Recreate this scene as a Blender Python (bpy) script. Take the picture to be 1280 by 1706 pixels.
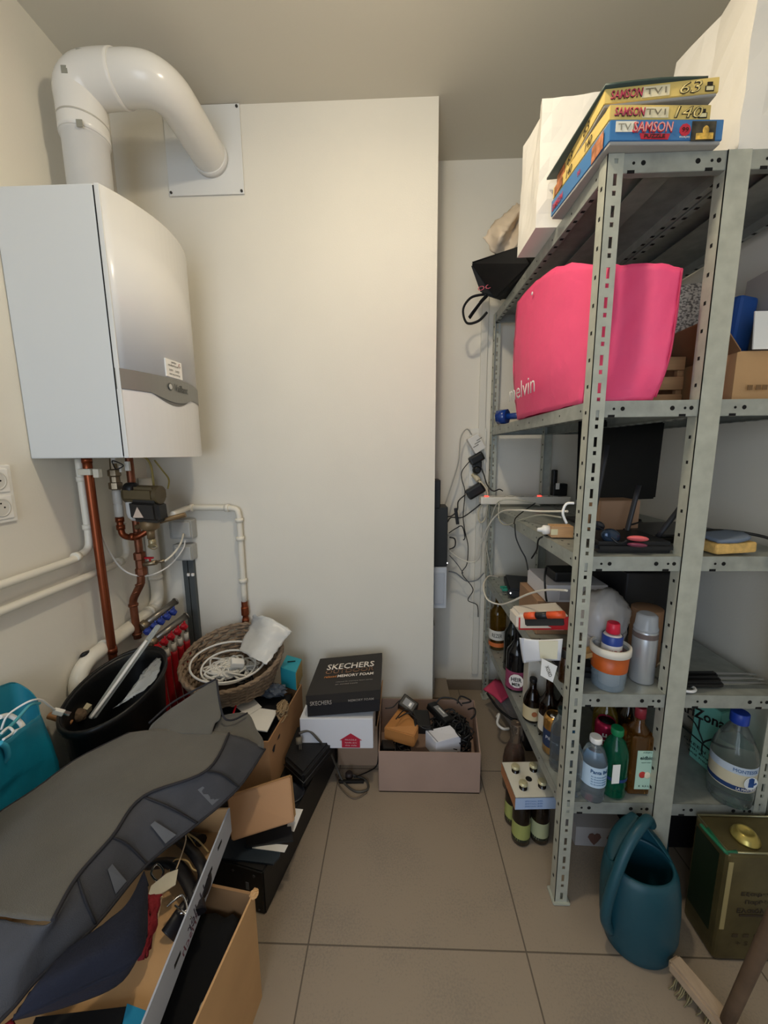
import bpy, bmesh, math, random
from mathutils import Vector, Matrix, Euler
random.seed(7)
PI = math.pi
S = bpy.context.scene
C = S.collection
for o in list(bpy.data.objects): bpy.data.objects.remove(o, do_unlink=True)

# ------------------------------------------------ camera, light, exposure
cd = bpy.data.cameras.new('camera'); cam = bpy.data.objects.new('camera', cd); C.objects.link(cam)
_r, _u, _b = [[0.99941, 0.03292, -0.00967], [0.00447, 0.15459, 0.98797], [0.03402, -0.98743, 0.15436]]
cam.matrix_world = Matrix(((_r[0], _u[0], _b[0], 0), (_r[1], _u[1], _b[1], 0), (_r[2], _u[2], _b[2], 1.3519), (0, 0, 0, 1)))
cd.sensor_fit = 'VERTICAL'; cd.sensor_height = 36; cd.lens = 636.15 * 36 / 1706; cd.clip_start = 0.02
S.camera = cam
S.view_settings.view_transform = 'Standard'; S.view_settings.look = 'None'
S.view_settings.gamma = 1; S.view_settings.use_curve_mapping = False
S.view_settings.exposure = 0.0
w = bpy.data.worlds.new('world'); S.world = w; w.use_nodes = True
w.node_tree.nodes['Background'].inputs[0].default_value = (0.62, 0.74, 1.0, 1)
w.node_tree.nodes['Background'].inputs[1].default_value = 0.15
def lamp(name, kind, loc, power, col, size, rot=(0, 0, 0), sy=None):
    l = bpy.data.lights.new(name, kind); l.energy = power; l.color = col
    if kind == 'AREA':
        l.size = size
        if sy: l.shape = 'RECTANGLE'; l.size_y = sy
    else: l.shadow_soft_size = size
    o = bpy.data.objects.new(name, l); o.location = loc; o.rotation_euler = rot; C.objects.link(o)
lamp('ceiling_bulb_light', 'POINT', (0.0, 0.80, 2.58), 10.5, (1.0, 0.87, 0.66), 0.045)
lamp('ceiling_downlight', 'AREA', (0.0, 0.80, 2.60), 6.0, (1.0, 0.87, 0.66), 0.10)
lamp('doorway_daylight', 'AREA', (-0.5, -1.45, 1.3), 27, (0.74, 0.85, 1.0), 1.2, (PI / 2, 0, 0), 1.7)

# ------------------------------------------------ materials
def hexc(h):
    h = h.lstrip('#'); v = [int(h[i:i + 2], 16) / 255 for i in (0, 2, 4)]
    return tuple(((x / 12.92) if x <= .04045 else ((x + .055) / 1.055) ** 2.4) for x in v) + (1,)
_m = {}
def M(col, rough=.6, metal=0, bump=0, scale=60, var=0, trans=0, emit=0, ior=1.45, alpha=1, stretch=None, vscale=None, sheen=0, coat=0):
    key = (col, rough, metal, bump, scale, var, trans, emit, ior, alpha, stretch, vscale, sheen, coat)
    if key in _m: return _m[key]
    m = bpy.data.materials.new('mat_%03d' % len(_m)); m.use_nodes = True
    nt = m.node_tree; b = nt.nodes['Principled BSDF']; c = hexc(col)
    b.inputs['Base Color'].default_value = c; b.inputs['Roughness'].default_value = rough
    b.inputs['Metallic'].default_value = metal; b.inputs['IOR'].default_value = ior
    b.inputs['Transmission Weight'].default_value = trans; b.inputs['Alpha'].default_value = alpha
    b.inputs['Sheen Weight'].default_value = sheen; b.inputs['Coat Weight'].default_value = coat
    if emit: b.inputs['Emission Color'].default_value = c; b.inputs['Emission Strength'].default_value = emit
    if bump or var:
        tc = nt.nodes.new('ShaderNodeTexCoord'); mp = nt.nodes.new('ShaderNodeMapping')
        nt.links.new(tc.outputs['Object'], mp.inputs[0])
        if stretch: mp.inputs['Scale'].default_value = stretch
    if bump:
        n = nt.nodes.new('ShaderNodeTexNoise'); n.inputs['Scale'].default_value = scale; n.inputs['Detail'].default_value = 5
        nt.links.new(mp.outputs[0], n.inputs['Vector'])
        bp = nt.nodes.new('ShaderNodeBump'); bp.inputs['Strength'].default_value = min(1, bump); bp.inputs['Distance'].default_value = .002 if bump < 1 else .002 * bump
        nt.links.new(n.outputs[0], bp.inputs['Height']); nt.links.new(bp.outputs[0], b.inputs['Normal'])
    if var:
        n2 = nt.nodes.new('ShaderNodeTexNoise'); n2.inputs['Scale'].default_value = vscale or scale / 8; n2.inputs['Detail'].default_value = 6
        nt.links.new(mp.outputs[0], n2.inputs['Vector'])
        r = nt.nodes.new('ShaderNodeValToRGB'); r.color_ramp.elements[0].position = .3; r.color_ramp.elements[1].position = .7
        r.color_ramp.elements[0].color = tuple(max(0, x * (1 - var)) for x in c[:3]) + (1,)
        r.color_ramp.elements[1].color = tuple(min(1, x * (1 + var)) for x in c[:3]) + (1,)
        nt.links.new(n2.outputs[0], r.inputs[0]); nt.links.new(r.outputs[0], b.inputs['Base Color'])
    _m[key] = m; return m

WALLM = M('#e2ddd0', .85, bump=.15, scale=180, var=.02, vscale=3)
CEILM = M('#d3cdbd', .9, bump=.1, scale=150)
KRAFT = M('#a98059', .85, bump=.15, scale=90, var=.07, vscale=9)
KRAFT2 = M('#c39a6b', .85, bump=.15, scale=90, var=.06, vscale=9)
KRAFTD = M('#9b7a5f', .85, bump=.12, scale=90, var=.06, vscale=7)
BLACK = M('#141414', .45); BLACKM = M('#1b1b1c', .8, bump=.2, scale=200)
WHITE = M('#e9e7e2', .35); PAPER = M('#ecebe6', .75, bump=.1, scale=40)
HOLE = M('#060606', .9); CHROME = M('#c8c8c8', .2, 1)
GALV = M('#a3a7a0', .45, .45, bump=.12, scale=25, var=.14, vscale=30)
GALVP = M('#b9bbae', .48, .35, bump=.1, scale=25, var=.10, vscale=30)
COPPER = M('#85452a', .38, .85, var=.2, vscale=20, stretch=(1, 1, .2)); BROWNCU = M('#7a4a34', .45, .75, var=.25, vscale=30)
PVC = M('#e4dfd0', .4); BRASS = M('#8f8068', .4, .8, var=.1, vscale=40)
GREYFAB = M('#5d5a53', .95, bump=.5, scale=500, var=.10, vscale=7, sheen=.2)
MESHFAB = M('#44454a', .9, bump=.5, scale=600, var=.15, vscale=12)
NAVY = M('#171b2b', .9, bump=.5, scale=300, var=.2, vscale=10)
RED = M('#b01020', .5); BLUE = M('#2b3f8f', .45)
WICKER = M('#83705c', .75, bump=.5, scale=120, var=.3, vscale=40)
CLEARP = M('#e8eef2', .12, trans=.9, ior=1.25); FILM = M('#dfe2e3', .3, alpha=.55)
def glass(c, r=.05): return M(c, r, trans=.85, ior=1.45)

# ------------------------------------------------ mesh builder
class MB:
    def __init__(s): s.bm = bmesh.new(); s.mi = 0; s.sm = False
    def mat(s, i): s.mi = i; return s
    def _take(s, b, mtx=None, smooth=None):
        if mtx is not None: b.transform(mtx)
        mp = {}
        for v in b.verts: mp[v] = s.bm.verts.new(v.co)
        for f in b.faces:
            try: g = s.bm.faces.new([mp[v] for v in f.verts])
            except ValueError: continue
            g.material_index = s.mi; g.smooth = f.smooth if smooth is None else smooth
        b.free(); return s
    def box(s, c, sz, rot=(0, 0, 0), bev=0, seg=2):
        b = bmesh.new(); bmesh.ops.create_cube(b, size=1)
        bmesh.ops.scale(b, vec=sz, verts=b.verts)
        if bev: bmesh.ops.bevel(b, geom=list(b.edges), offset=min(bev, min(sz) * .45), segments=seg, affect='EDGES', profile=.6)
        return s._take(b, Matrix.Translation(c) @ Euler(rot).to_matrix().to_4x4(), False)
    def hexa(s, top, down, bev=0, seg=2):
        """slab from four top corners (in order) and a thickness vector"""
        b = bmesh.new(); d = Vector(down)
        t = [b.verts.new(Vector(p)) for p in top]; l = [b.verts.new(Vector(p) + d) for p in top]
        b.faces.new(t); b.faces.new(l[::-1])
        for i in range(len(t)):
            j = (i + 1) % len(t); b.faces.new([t[j], t[i], l[i], l[j]])
        bmesh.ops.recalc_face_normals(b, faces=b.faces)
        if bev: bmesh.ops.bevel(b, geom=list(b.edges), offset=bev, segments=seg, affect='EDGES')
        return s._take(b, None, False)
    def lathe(s, prof, n=24, at=(0, 0, 0), axis=(0, 0, 1), cap=True, smooth=True, rot=None, sx=1, sy=1):
        b = bmesh.new(); rings = []
        for (r, z) in prof:
            rings.append([b.verts.new((r * math.cos(2 * PI * k / n) * sx, r * math.sin(2 * PI * k / n) * sy, z)) for k in range(n)])
        for a, c in zip(rings, rings[1:]):
            for k in range(n): b.faces.new([a[k], a[(k + 1) % n], c[(k + 1) % n], c[k]])
        if cap:
            if prof[0][0] > 1e-5: b.faces.new(rings[0][::-1])
            if prof[-1][0] > 1e-5: b.faces.new(rings[-1])
        bmesh.ops.remove_doubles(b, verts=b.verts, dist=1e-6)
        bmesh.ops.recalc_face_normals(b, faces=b.faces)
        q = Vector((0, 0, 1)).rotation_difference(Vector(axis)).to_matrix().to_4x4()
        if rot: q = Euler(rot).to_matrix().to_4x4()
        for f in b.faces: f.smooth = smooth and len(f.verts) <= 4
        return s._take(b, Matrix.Translation(at) @ q)
    def cyl(s, p, q, r, n=20, r2=None):
        p, q = Vector(p), Vector(q); L = (q - p).length
        return s.lathe([(r, 0), (r2 if r2 is not None else r, L)], n, p, (q - p))
    def tube(s, pts, r, n=8, smooth=True, sub=6, closed=False, flat=1.0):
        P = [Vector(p) for p in pts]
        if sub > 1 and len(P) > 2: P = spline(P, sub, closed)
        b = bmesh.new(); rings = []; up = None
        for i, p in enumerate(P):
            if closed: t = P[(i + 1) % len(P)] - P[i - 1]
            else: t = P[min(i + 1, len(P) - 1)] - P[max(i - 1, 0)]
            if t.length < 1e-9: t = Vector((0, 0, 1))
            t.normalize()
            if up is None: up = t.orthogonal().normalized()
            else:
                up = up - t * up.dot(t)
                up = up.normalized() if up.length > 1e-6 else t.orthogonal().normalized()
            sd = t.cross(up); rr = r[i * len(r) // len(P)] if isinstance(r, (list, tuple)) else r
            rings.append([b.verts.new(p + up * math.cos(2 * PI * k / n) * rr * flat + sd * math.sin(2 * PI * k / n) * rr) for k in range(n)])
        R = list(zip(rings, rings[1:]))
        if closed: R.append((rings[-1], rings[0]))
        for a, c in R:
            for k in range(n): b.faces.new([a[k], a[(k + 1) % n], c[(k + 1) % n], c[k]])
        if not closed: b.faces.new(rings[0][::-1]); b.faces.new(rings[-1])
        for f in b.faces: f.smooth = smooth and len(f.verts) == 4
        bmesh.ops.recalc_face_normals(b, faces=b.faces)
        return s._take(b)
    def sheet(s, rows, t=.002, sub=4, jit=0, smooth=True, close=False):
        """cloth or paper sheet through a net of points, given a real thickness"""
        G = [spline([Vector(p) for p in r], sub) for r in rows]
        cols = [spline([g[i] for g in G], sub) if len(G) > 2 else lin([g[i] for g in G], sub) for i in range(len(G[0]))]
        nu, nv = len(cols), len(cols[0]); b = bmesh.new()
        V = [[b.verts.new(cols[i][j] + (Vector((random.uniform(-1, 1), random.uniform(-1, 1), random.uniform(-1, 1))) * jit)) for j in range(nv)] for i in range(nu)]
        for i in range(nu - 1):
            for j in range(nv - 1): b.faces.new([V[i][j], V[i + 1][j], V[i + 1][j + 1], V[i][j + 1]])
        b.normal_update()
        W2 = [[b.verts.new(V[i][j].co - V[i][j].normal * t) for j in range(nv)] for i in range(nu)]
        for i in range(nu - 1):
            for j in range(nv - 1): b.faces.new([W2[i][j], W2[i][j + 1], W2[i + 1][j + 1], W2[i + 1][j]])
        ed = [(i, 0) for i in range(nu)] + [(nu - 1, j) for j in range(1, nv)] + [(i, nv - 1) for i in range(nu - 2, -1, -1)] + [(0, j) for j in range(nv - 2, 0, -1)]
        for (a, c), (e, f) in zip(ed, ed[1:] + ed[:1]): b.faces.new([V[a][c], V[e][f], W2[e][f], W2[a][c]])
        for f in b.faces: f.smooth = smooth
        bmesh.ops.recalc_face_normals(b, faces=b.faces)
        return s._take(b)
    def ball(s, c, r, sz=(1, 1, 1), sub=3, jit=0, rot=(0, 0, 0)):
        b = bmesh.new(); bmesh.ops.create_icosphere(b, subdivisions=sub, radius=r)
        for v in b.verts:
            if jit: v.co *= 1 + random.uniform(-jit, jit)
        bmesh.ops.scale(b, vec=sz, verts=b.verts)
        for f in b.faces: f.smooth = not jit
        return s._take(b, Matrix.Translation(c) @ Euler(rot).to_matrix().to_4x4())
    def poly(s, pts2, o, r, u, d):
        """2-D outline extruded by d, placed with origin o, right r, up u"""
        r = Vector(r).normalized(); u = Vector(u).normalized(); n = r.cross(u); o = Vector(o)
        P = [o + r * x + u * y + n * d for x, y in pts2]
        return s.hexa(P, -n * d)
def spline(P, sub, closed=False):
    out = []; n = len(P)
    if n < 3 and not closed: return lin(P, sub)
    for i in range(n if closed else n - 1):
        if closed: a, b, c, d = P[i - 1], P[i], P[(i + 1) % n], P[(i + 2) % n]
        else: a, b, c, d = P[max(i - 1, 0)], P[i], P[i + 1], P[min(i + 2, n - 1)]
        for k in range(sub):
            t = k / sub
            out.append(.5 * ((2 * b) + (c - a) * t + (2 * a - 5 * b + 4 * c - d) * t * t + (3 * b - a - 3 * c + d) * t ** 3))
    if not closed: out.append(P[-1].copy())
    return out
def lin(P, sub):
    out = []
    for a, b in zip(P, P[1:]):
        for k in range(sub): out.append(a.lerp(b, k / sub))
    return out + [P[-1].copy()]

W = {}; SUB = {}
def _link(name, mb, mats, off):
    me = bpy.data.meshes.new(name)
    mb.bm.transform(Matrix.Translation(-Vector(off)))
    mb.bm.to_mesh(me); mb.bm.free()
    for m in (mats if isinstance(mats, (list, tuple)) else [mats]): me.materials.append(m)
    o = bpy.data.objects.new(name, me); C.objects.link(o); return o
def tag(o, label, cat, group=None):
    o['label'] = label; o['category'] = cat
    if group: o['group'] = group
    return o
def T(name, label, cat, loc=(0, 0, 0), group=None):
    o = bpy.data.objects.new(name, None); C.objects.link(o); o.location = loc; o.empty_display_size = .05
    W[o.name] = Vector(loc); return tag(o, label, cat, group)
def part(name, mb, mats, parent, label=None):
    off = W[parent.name]; o = _link(name, mb, mats, off); o.parent = parent; W[o.name] = off
    if label: o['label'] = label
    return o
def solo(name, mb, mats, label, cat, group=None, kind=None):
    vs = [v.co for v in mb.bm.verts]
    off = Vector(((min(v.x for v in vs) + max(v.x for v in vs)) / 2, (min(v.y for v in vs) + max(v.y for v in vs)) / 2, min(v.z for v in vs)))
    o = _link(name, mb, mats, off); o.location = off; W[o.name] = off; tag(o, label, cat, group)
    if kind: o['kind'] = kind
    return o
def struct(name, mb, mats):
    o = _link(name, mb, mats, (0, 0, 0)); o['kind'] = 'structure'; W[o.name] = Vector((0, 0, 0)); return o
def text(parent, s, o, r, u, h, mat, width=None, shear=0, name='lettering', thick=.0004, outline=0, bold=0, curve=None):
    parent = SUB.get(parent.name, parent)
    cu = bpy.data.curves.new('t', 'FONT'); cu.body = s; cu.size = 1; cu.shear = shear; cu.extrude = 0; cu.offset = bold
    cu.align_x = 'LEFT'; cu.resolution_u = 2
    if outline: cu.fill_mode = 'NONE'; cu.bevel_depth = outline; cu.bevel_resolution = 0
    ob = bpy.data.objects.new('t', cu); C.objects.link(ob); bpy.context.view_layer.update()
    me = bpy.data.meshes.new_from_object(ob.evaluated_get(bpy.context.evaluated_depsgraph_get()))
    bpy.data.objects.remove(ob); bpy.data.curves.remove(cu)
    b = bmesh.new(); b.from_mesh(me); bpy.data.meshes.remove(me)
    if not b.verts: return None
    if not outline:
        bmesh.ops.remove_doubles(b, verts=b.verts, dist=1e-4)
        bmesh.ops.solidify(b, geom=list(b.faces), thickness=.02)
    xs = [v.co.x for v in b.verts]; ys = [v.co.y for v in b.verts]; zs = [v.co.z for v in b.verts]
    cx, cy = (min(xs) + max(xs)) / 2, (min(ys) + max(ys)) / 2
    sy = h / max(1e-6, max(ys) - min(ys)); sx = width / (max(xs) - min(xs)) if width else sy
    zr = max(1e-6, max(zs) - min(zs)); z0 = min(zs)
    r = Vector(r).normalized(); u = Vector(u).normalized(); n = r.cross(u).normalized(); o = Vector(o)
    for v in b.verts:
        x, y, z = (v.co.x - cx) * sx, (v.co.y - cy) * sy, (v.co.z - z0) / zr * thick + .0003
        if curve:  # wrap around a vertical cylinder (centre, radius)
            cc, R = curve; a0 = math.atan2((o - cc).y, (o - cc).x); a = a0 + x / R
            v.co = Vector((cc.x + (R + z) * math.cos(a), cc.y + (R + z) * math.sin(a), o.z + y))
        else: v.co = o + r * x + u * y + n * z
    mb = MB(); mb._take(b); return part(name, mb, mat, parent)
def copy_tree(o, loc, label=None, group=None):
    c = o.copy(); C.objects.link(c); c.location = loc
    if label: c['label'] = label
    if group: c['group'] = group
    for ch in o.children:
        d = ch.copy(); C.objects.link(d); d.parent = c
        for g in ch.children:
            e = g.copy(); C.objects.link(e); e.parent = d
    return c
def tangle(mb, c, ext, n, r, loops=6, seed=1, zf=1):
    rnd = random.Random(seed)
    for _ in range(n):
        pts = []; ph = rnd.uniform(0, 6.28); cx = c[0] + rnd.uniform(-.4, .4) * ext[0]; cy = c[1] + rnd.uniform(-.4, .4) * ext[1]
        rr = rnd.uniform(.25, .6)
        for k in range(loops * 3):
            ph += 2.1 * rnd.uniform(.6, 1.1)
            x = cx + math.cos(ph) * ext[0] * rr * rnd.uniform(.5, 1); y = cy + math.sin(ph) * ext[1] * rr * rnd.uniform(.5, 1)
            x = max(c[0] - ext[0], min(c[0] + ext[0], x)); y = max(c[1] - ext[1], min(c[1] + ext[1], y))
            pts.append((x, y, c[2] + rnd.uniform(-1, 1) * ext[2] * zf))
        mb.tube(pts, r, 6, sub=4)
    return mb

# ------------------------------------------------ the room
LX, RX, YC, XR, YD, ZC, YB = -1.132, 1.075, 1.70, .168, 2.032, 2.70, -1.6
fm = bpy.data.materials.new('floor_tiles'); fm.use_nodes = True
nt = fm.node_tree; b = nt.nodes['Principled BSDF']
tc = nt.nodes.new('ShaderNodeTexCoord'); mp = nt.nodes.new('ShaderNodeMapping'); br = nt.nodes.new('ShaderNodeTexBrick')
mp.inputs['Location'].default_value = (.2525, -.8568 + .6, 0)
br.offset = 0; br.squash = 1
for k, v in (('Scale', 1), ('Brick Width', .6), ('Row Height', .6), ('Mortar Size', .0022), ('Mortar Smooth', .1), ('Bias', 0)): br.inputs[k].default_value = v
br.inputs['Color1'].default_value = hexc('#8f8273'); br.inputs['Color2'].default_value = hexc('#938676'); br.inputs['Mortar'].default_value = hexc('#5d5348')
nz = nt.nodes.new('ShaderNodeTexNoise'); nz.inputs['Scale'].default_value = 5; nz.inputs['Detail'].default_value = 8
nz2 = nt.nodes.new('ShaderNodeTexNoise'); nz2.inputs['Scale'].default_value = 180; nz2.inputs['Detail'].default_value = 3
ad = nt.nodes.new('ShaderNodeMath'); ad.operation = 'ADD'; rp = nt.nodes.new('ShaderNodeValToRGB')
rp.color_ramp.elements[0].position = .75; rp.color_ramp.elements[1].position = 1.25 if False else 1.0
rp.color_ramp.elements[0].color = (.9, .9, .9, 1); rp.color_ramp.elements[1].color = (1.08, 1.06, 1.02, 1)
mx = nt.nodes.new('ShaderNodeMixRGB'); mx.blend_type = 'MULTIPLY'; mx.inputs[0].default_value = 1
nt.links.new(tc.outputs['Object'], mp.inputs[0]); nt.links.new(mp.outputs[0], br.inputs['Vector'])
nt.links.new(tc.outputs['Object'], nz.inputs['Vector']); nt.links.new(tc.outputs['Object'], nz2.inputs['Vector'])
nt.links.new(nz.outputs[0], ad.inputs[0]); nt.links.new(nz2.outputs[0], ad.inputs[1]); nt.links.new(ad.outputs[0], rp.inputs[0])
nt.links.new(br.outputs['Color'], mx.inputs[1]); nt.links.new(rp.outputs[0], mx.inputs[2]); nt.links.new(mx.outputs[0], b.inputs['Base Color'])
b.inputs['Roughness'].default_value = .5
bp = nt.nodes.new('ShaderNodeBump'); bp.inputs['Strength'].default_value = .25; bp.inputs['Distance'].default_value = .001; bp.invert = True
nt.links.new(br.outputs['Fac'], bp.inputs['Height']); nt.links.new(bp.outputs[0], b.inputs['Normal'])
struct('floor', MB().box(((LX + RX) / 2, .2, -.05), (RX - LX + .2, 3.9, .1)), fm)
struct('ceiling', MB().box(((LX + RX) / 2, .2, ZC + .05), (RX - LX + .2, 3.9, .1)), CEILM)
struct('wall_left', MB().box((LX - .05, .2, ZC / 2), (.1, 3.7, ZC)), WALLM)
struct('wall_right', MB().box((RX + .05, .2, ZC / 2), (.1, 3.7, ZC)), WALLM)
struct('wall_back', MB().box(((LX + RX) / 2, YD + .05, ZC / 2), (RX - LX, .1, ZC)), WALLM)
struct('wall_chase', MB().box(((LX + XR) / 2, (YC + YD) / 2 , ZC / 2), (XR - LX, YD - YC, ZC)), WALLM)
struct('baseboard_back', MB().box(((XR + RX) / 2, YD - .005, .03), (RX - XR, .01, .06)), M('#7f7264', .5))
struct('baseboard_chase', MB().box(((LX + XR) / 2, YC - .005, .03), (XR - LX, .01, .06)), M('#7f7264', .5))

# ------------------------------------------------ boiler, flue and plumbing on the left wall
y0, y1, zb, zt = 1.155, 1.605, 1.343, 2.095
boiler = T('wall_boiler', 'white wall-hung gas boiler with a bulging front above the copper pipes', 'boiler', (-.98, 1.38, zb))
part('casing', MB().box(((-1.130 - .838) / 2, (y0 + y1) / 2, (zb + zt) / 2), (.292, y1 - y0, zt - zb), bev=.004), M('#d3d6d6', .4), boiler)
def arcx(y, x0=-.822, bul=.060):
    t = (y - (y0 + y1) / 2) / ((y1 - y0) / 2); return x0 + bul * (1 - t * t)
def cover(z0, z1, xo=0, ya=y0, yb=y1, n=20):
    pts = [(-.834 , ya), ] + [(arcx(ya + (yb - ya) * k / n) + xo, ya + (yb - ya) * k / n) for k in range(n + 1)] + [(-.834, yb)]
    m = MB(); m.hexa([(x, y, z1) for x, y in pts], (0, 0, z0 - z1))
    for f in m.bm.faces: f.smooth = abs(f.normal.z) < .5 and f.calc_area() > .01
    return m
zs0, zs1 = 1.548, 1.606
part('front_cover', cover(zb, zs0 - .001), M('#e2e2e0', .25), boiler)
part('front_cover', cover(zs1 + .001, zt), M('#e2e2e0', .25), boiler)
m = cover(zs0, zs1, .003)
# sagging grip in the middle of the strip
n = 14
pts = [(1.235 + .215 * k / n, zs0 + .002 - .022 * math.sin(PI * k / n)) for k in range(n + 1)]
for a, b2 in zip(pts, pts[1:]):
    m.hexa([(arcx(a[0]) + .004, a[0], zs0 + .01), (arcx(b2[0]) + .004, b2[0], zs0 + .01), (arcx(b2[0]) + .004, b2[0], b2[1] - .0005), (arcx(a[0]) + .004, a[0], a[1] - .0005)], (-.006, 0, 0))
mg = MB(); pts = [(1.24 + .20 * k / n, zs0 + .002 - .033 * math.sin(PI * k / n)) for k in range(n + 1)]
for a, b2 in zip(pts, pts[1:]):
    mg.hexa([(arcx(a[0]) + .0015, a[0], zs0 + .006), (arcx(b2[0]) + .0015, b2[0], zs0 + .006), (arcx(b2[0]) + .0015, b2[0], b2[1] - .0005), (arcx(a[0]) + .0015, a[0], a[1] - .0005)], (-.003, 0, 0))
part('grip_recess_shade', mg, M('#6f6f6a', .5), boiler, 'dark crescent painted as shade of the grip recess under the strip')  # flat crescent, its dark grey stands in for shade in the grip recess
strip = part('handle_strip', m, M('#8b8b85', .4, .3), boiler, 'grey handle strip'); SUB[boiler.name] = strip
text(boiler, 'Vaillant', (arcx(1.365) + .0042, 1.372, 1.578), (0, 1, 0), (0, 0, 1), .024, M('#4b4b48', .4, .5), .082)
m = MB().lathe([(.012, 0), (.012, .0015)], 24, (arcx(1.315) + .003, 1.315, 1.578), (1, 0, 0)); part('badge', m, M('#55554f', .4, .5), strip)
m = MB().lathe([(.009, 0), (.009, .001)], 24, (arcx(1.315) + .0045, 1.315, 1.578), (1, 0, 0)); part('badge_face', m, M('#c9c9c4', .4, .3), strip)
yA, yB = 1.303, 1.386
m = MB().hexa([(arcx(yA) + .0045, yA, 1.668), (arcx(yB) + .0045, yB, 1.668), (arcx(yB) + .0045, yB, 1.611), (arcx(yA) + .0045, yA, 1.611)], (-.0045, 0, 0))
stk = part('sticker', m, M('#efeee8', .6), boiler, 'white service sticker'); SUB[boiler.name] = stk
for k, (s, zz, ww) in enumerate((('service', 1.661, .025), ('onderhoud 1', 1.650, .06), ('101  102', 1.634, .05), ('verwarming', 1.621, .055))):
    text(boiler, s, (arcx(1.345) + .0036, 1.342, zz), (.09, 1, 0), (0, 0, 1), .006, M('#55504c', .6), ww)
text(boiler, 'C.', (arcx(1.372) + .0046, 1.372, 1.657), (0, 1, 0), (0, 0, 1), .010, M('#a23a3a', .6))
part('cover_seam', MB().box((-.8365, y0 + .002, (zb + zt) / 2), (.003, .004, zt - zb - .01)), HOLE, boiler)
part('cover_lip', MB().box((-.826, y0 + .001, (zb + zt) / 2), (.012, .004, zt - zb - .004), bev=.002), M('#d9dad8', .3), boiler)

flue = T('flue_pipe', 'white enamelled flue pipe bending from boiler top to wall plate', 'pipe', (-1.012, 1.40, zt))
FW = M('#dedcd6', .22, bump=.15, scale=40)
fx, fy = -1.005, 1.378
part('riser', MB().lathe([(.064, 0), (.064, .26), (.068, .26), (.068, .31)], 40, (fx, fy, zt)), FW, flue)
zc = 2.525
R0 = [(fx, fy, 2.36), (fx, fy, 2.44), (fx, fy, 2.488), (fx + .030, fy, zc - .008), (fx + .075, fy, zc), (fx + .14, fy, zc)]
part('elbow', MB().tube(R0, .070, 40, sub=4), FW, flue)
R1 = [(fx + .12, fy, zc), (fx + .19, fy, zc), (fx + .235, fy + .014, zc), (fx + .262, fy + .055, zc), (fx + .270, fy + .12, zc - .004), (fx + .272, YC - .02, zc - .012), (fx + .272, YC, zc - .013)]
part('bend', MB().tube(R1, .066, 40, sub=5), FW, flue)
m = MB()
for c in ((fx + .01, fy - .0695, 2.50), (fx + .055, fy - .058, 2.55), (fx + .035, fy - .066, 2.36)):
    m.box(c, (.018, .002, .02), rot=(.25 if c[2] > 2.52 else 0, 0, .1))
part('residue_mark', m, M('#8d8c80', .7), flue)
m = MB().lathe([(.0705, 0), (.0705, .005)], 40, (fx, fy, 2.40)); part('joint_ring', m, M('#b5b2a8', .4), flue)
m = MB().cyl((fx + .272, YC - .03, zc - .012), (fx + .272, YC - .004, zc - .013), .070, 40); part('wall_collar', m, FW, flue)
plate = T('wall_plate', 'white square metal plate screwed around the flue outlet', 'plate', (-.755, YC, 2.385))
part('sheet', MB().box((-.760, YC - .0045, 2.541), (.306, .005, .315), bev=.001), M('#dfdfdb', .35), plate)
for x, z in ((-.905, 2.395), (-.617, 2.393), (-.617, 2.688)):
    part('screw', MB().cyl((x, YC - .011, z), (x, YC - .006, z), .005, 10), M('#4b4b48', .4, .6), plate)

sock = T('wall_socket', 'white double wall socket plate left of the boiler shadow', 'socket', (LX, 1.02, 1.17))
part('frame', MB().box((LX + .004, 1.034, 1.245), (.008, .095, .165), bev=.004), M('#eceae2', .3), sock)
for z in (1.283, 1.207):
    ins = part('insert', MB().box((LX + .009, 1.034, z), (.006, .068, .066), bev=.002), M('#f1efe8', .3), sock)
    part('recess', MB().lathe([(.026, 0), (.026, .0015), (.023, .0015), (.021, -.002), (0, -.003)], 28, (LX + .0125, 1.034, z), (1, 0, 0)), M('#d5d2c8', .3), ins)
    m = MB()
    for dy, dz in ((-.009, 0), (.009, 0), (0, .012)): m.cyl((LX + .0115, 1.034 + dy, z + dz), (LX + .0128, 1.034 + dy, z + dz), .0026, 10)
    part('pin_hole', m, HOLE, ins)

def clip_ring(mb, p, ax, r): mb.cyl(Vector(p) - Vector(ax) * .009, Vector(p) + Vector(ax) * .009, r, 18)
def pipe(name, label, pts, r, mat, rings=(), n=16, cat='pipe', sub=5):
    o = T(name, label, cat, pts[-1]); m = MB().tube(pts, r, n, sub=sub); part('run', m, mat, o)
    for (p, ax, rr) in rings:
        mm = MB(); clip_ring(mm, p, Vector(ax).normalized(), rr); part('coupling', mm, mat, o)
    return o
px = LX + .030
pipe('heating_pipe', 'upper white pipe along the left wall, turning up to the boiler',
     [(px, 1.30, 1.34), (px, 1.30, 1.20), (px, 1.30, 1.07), (px, 1.29, 1.025), (px, 1.25, 1.010), (px, 1.17, 1.0), (px, .5, .995), (px, -.6, .995)], .0125, PVC,
     [((px, 1.30, 1.10), (0, 0, 1), .016), ((px, 1.237, 1.008), (0, 1, 0), .016), ((px, 1.30, 1.27), (0, 0, 1), .015)])
pipe('heating_pipe', 'lower white pipe along the left wall, ending beneath the valves',
     [(px, 1.475, 1.08), (px, 1.475, 1.0), (px, 1.473, .955), (px, 1.435, .935), (px, 1.36, .927), (px, .5, .925), (px, -.6, .925)], .0125, PVC,
     [((px, 1.475, 1.03), (0, 0, 1), .016), ((px, 1.43, .935), (0, 1, 0), .016)])
wx = LX + .030
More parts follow.
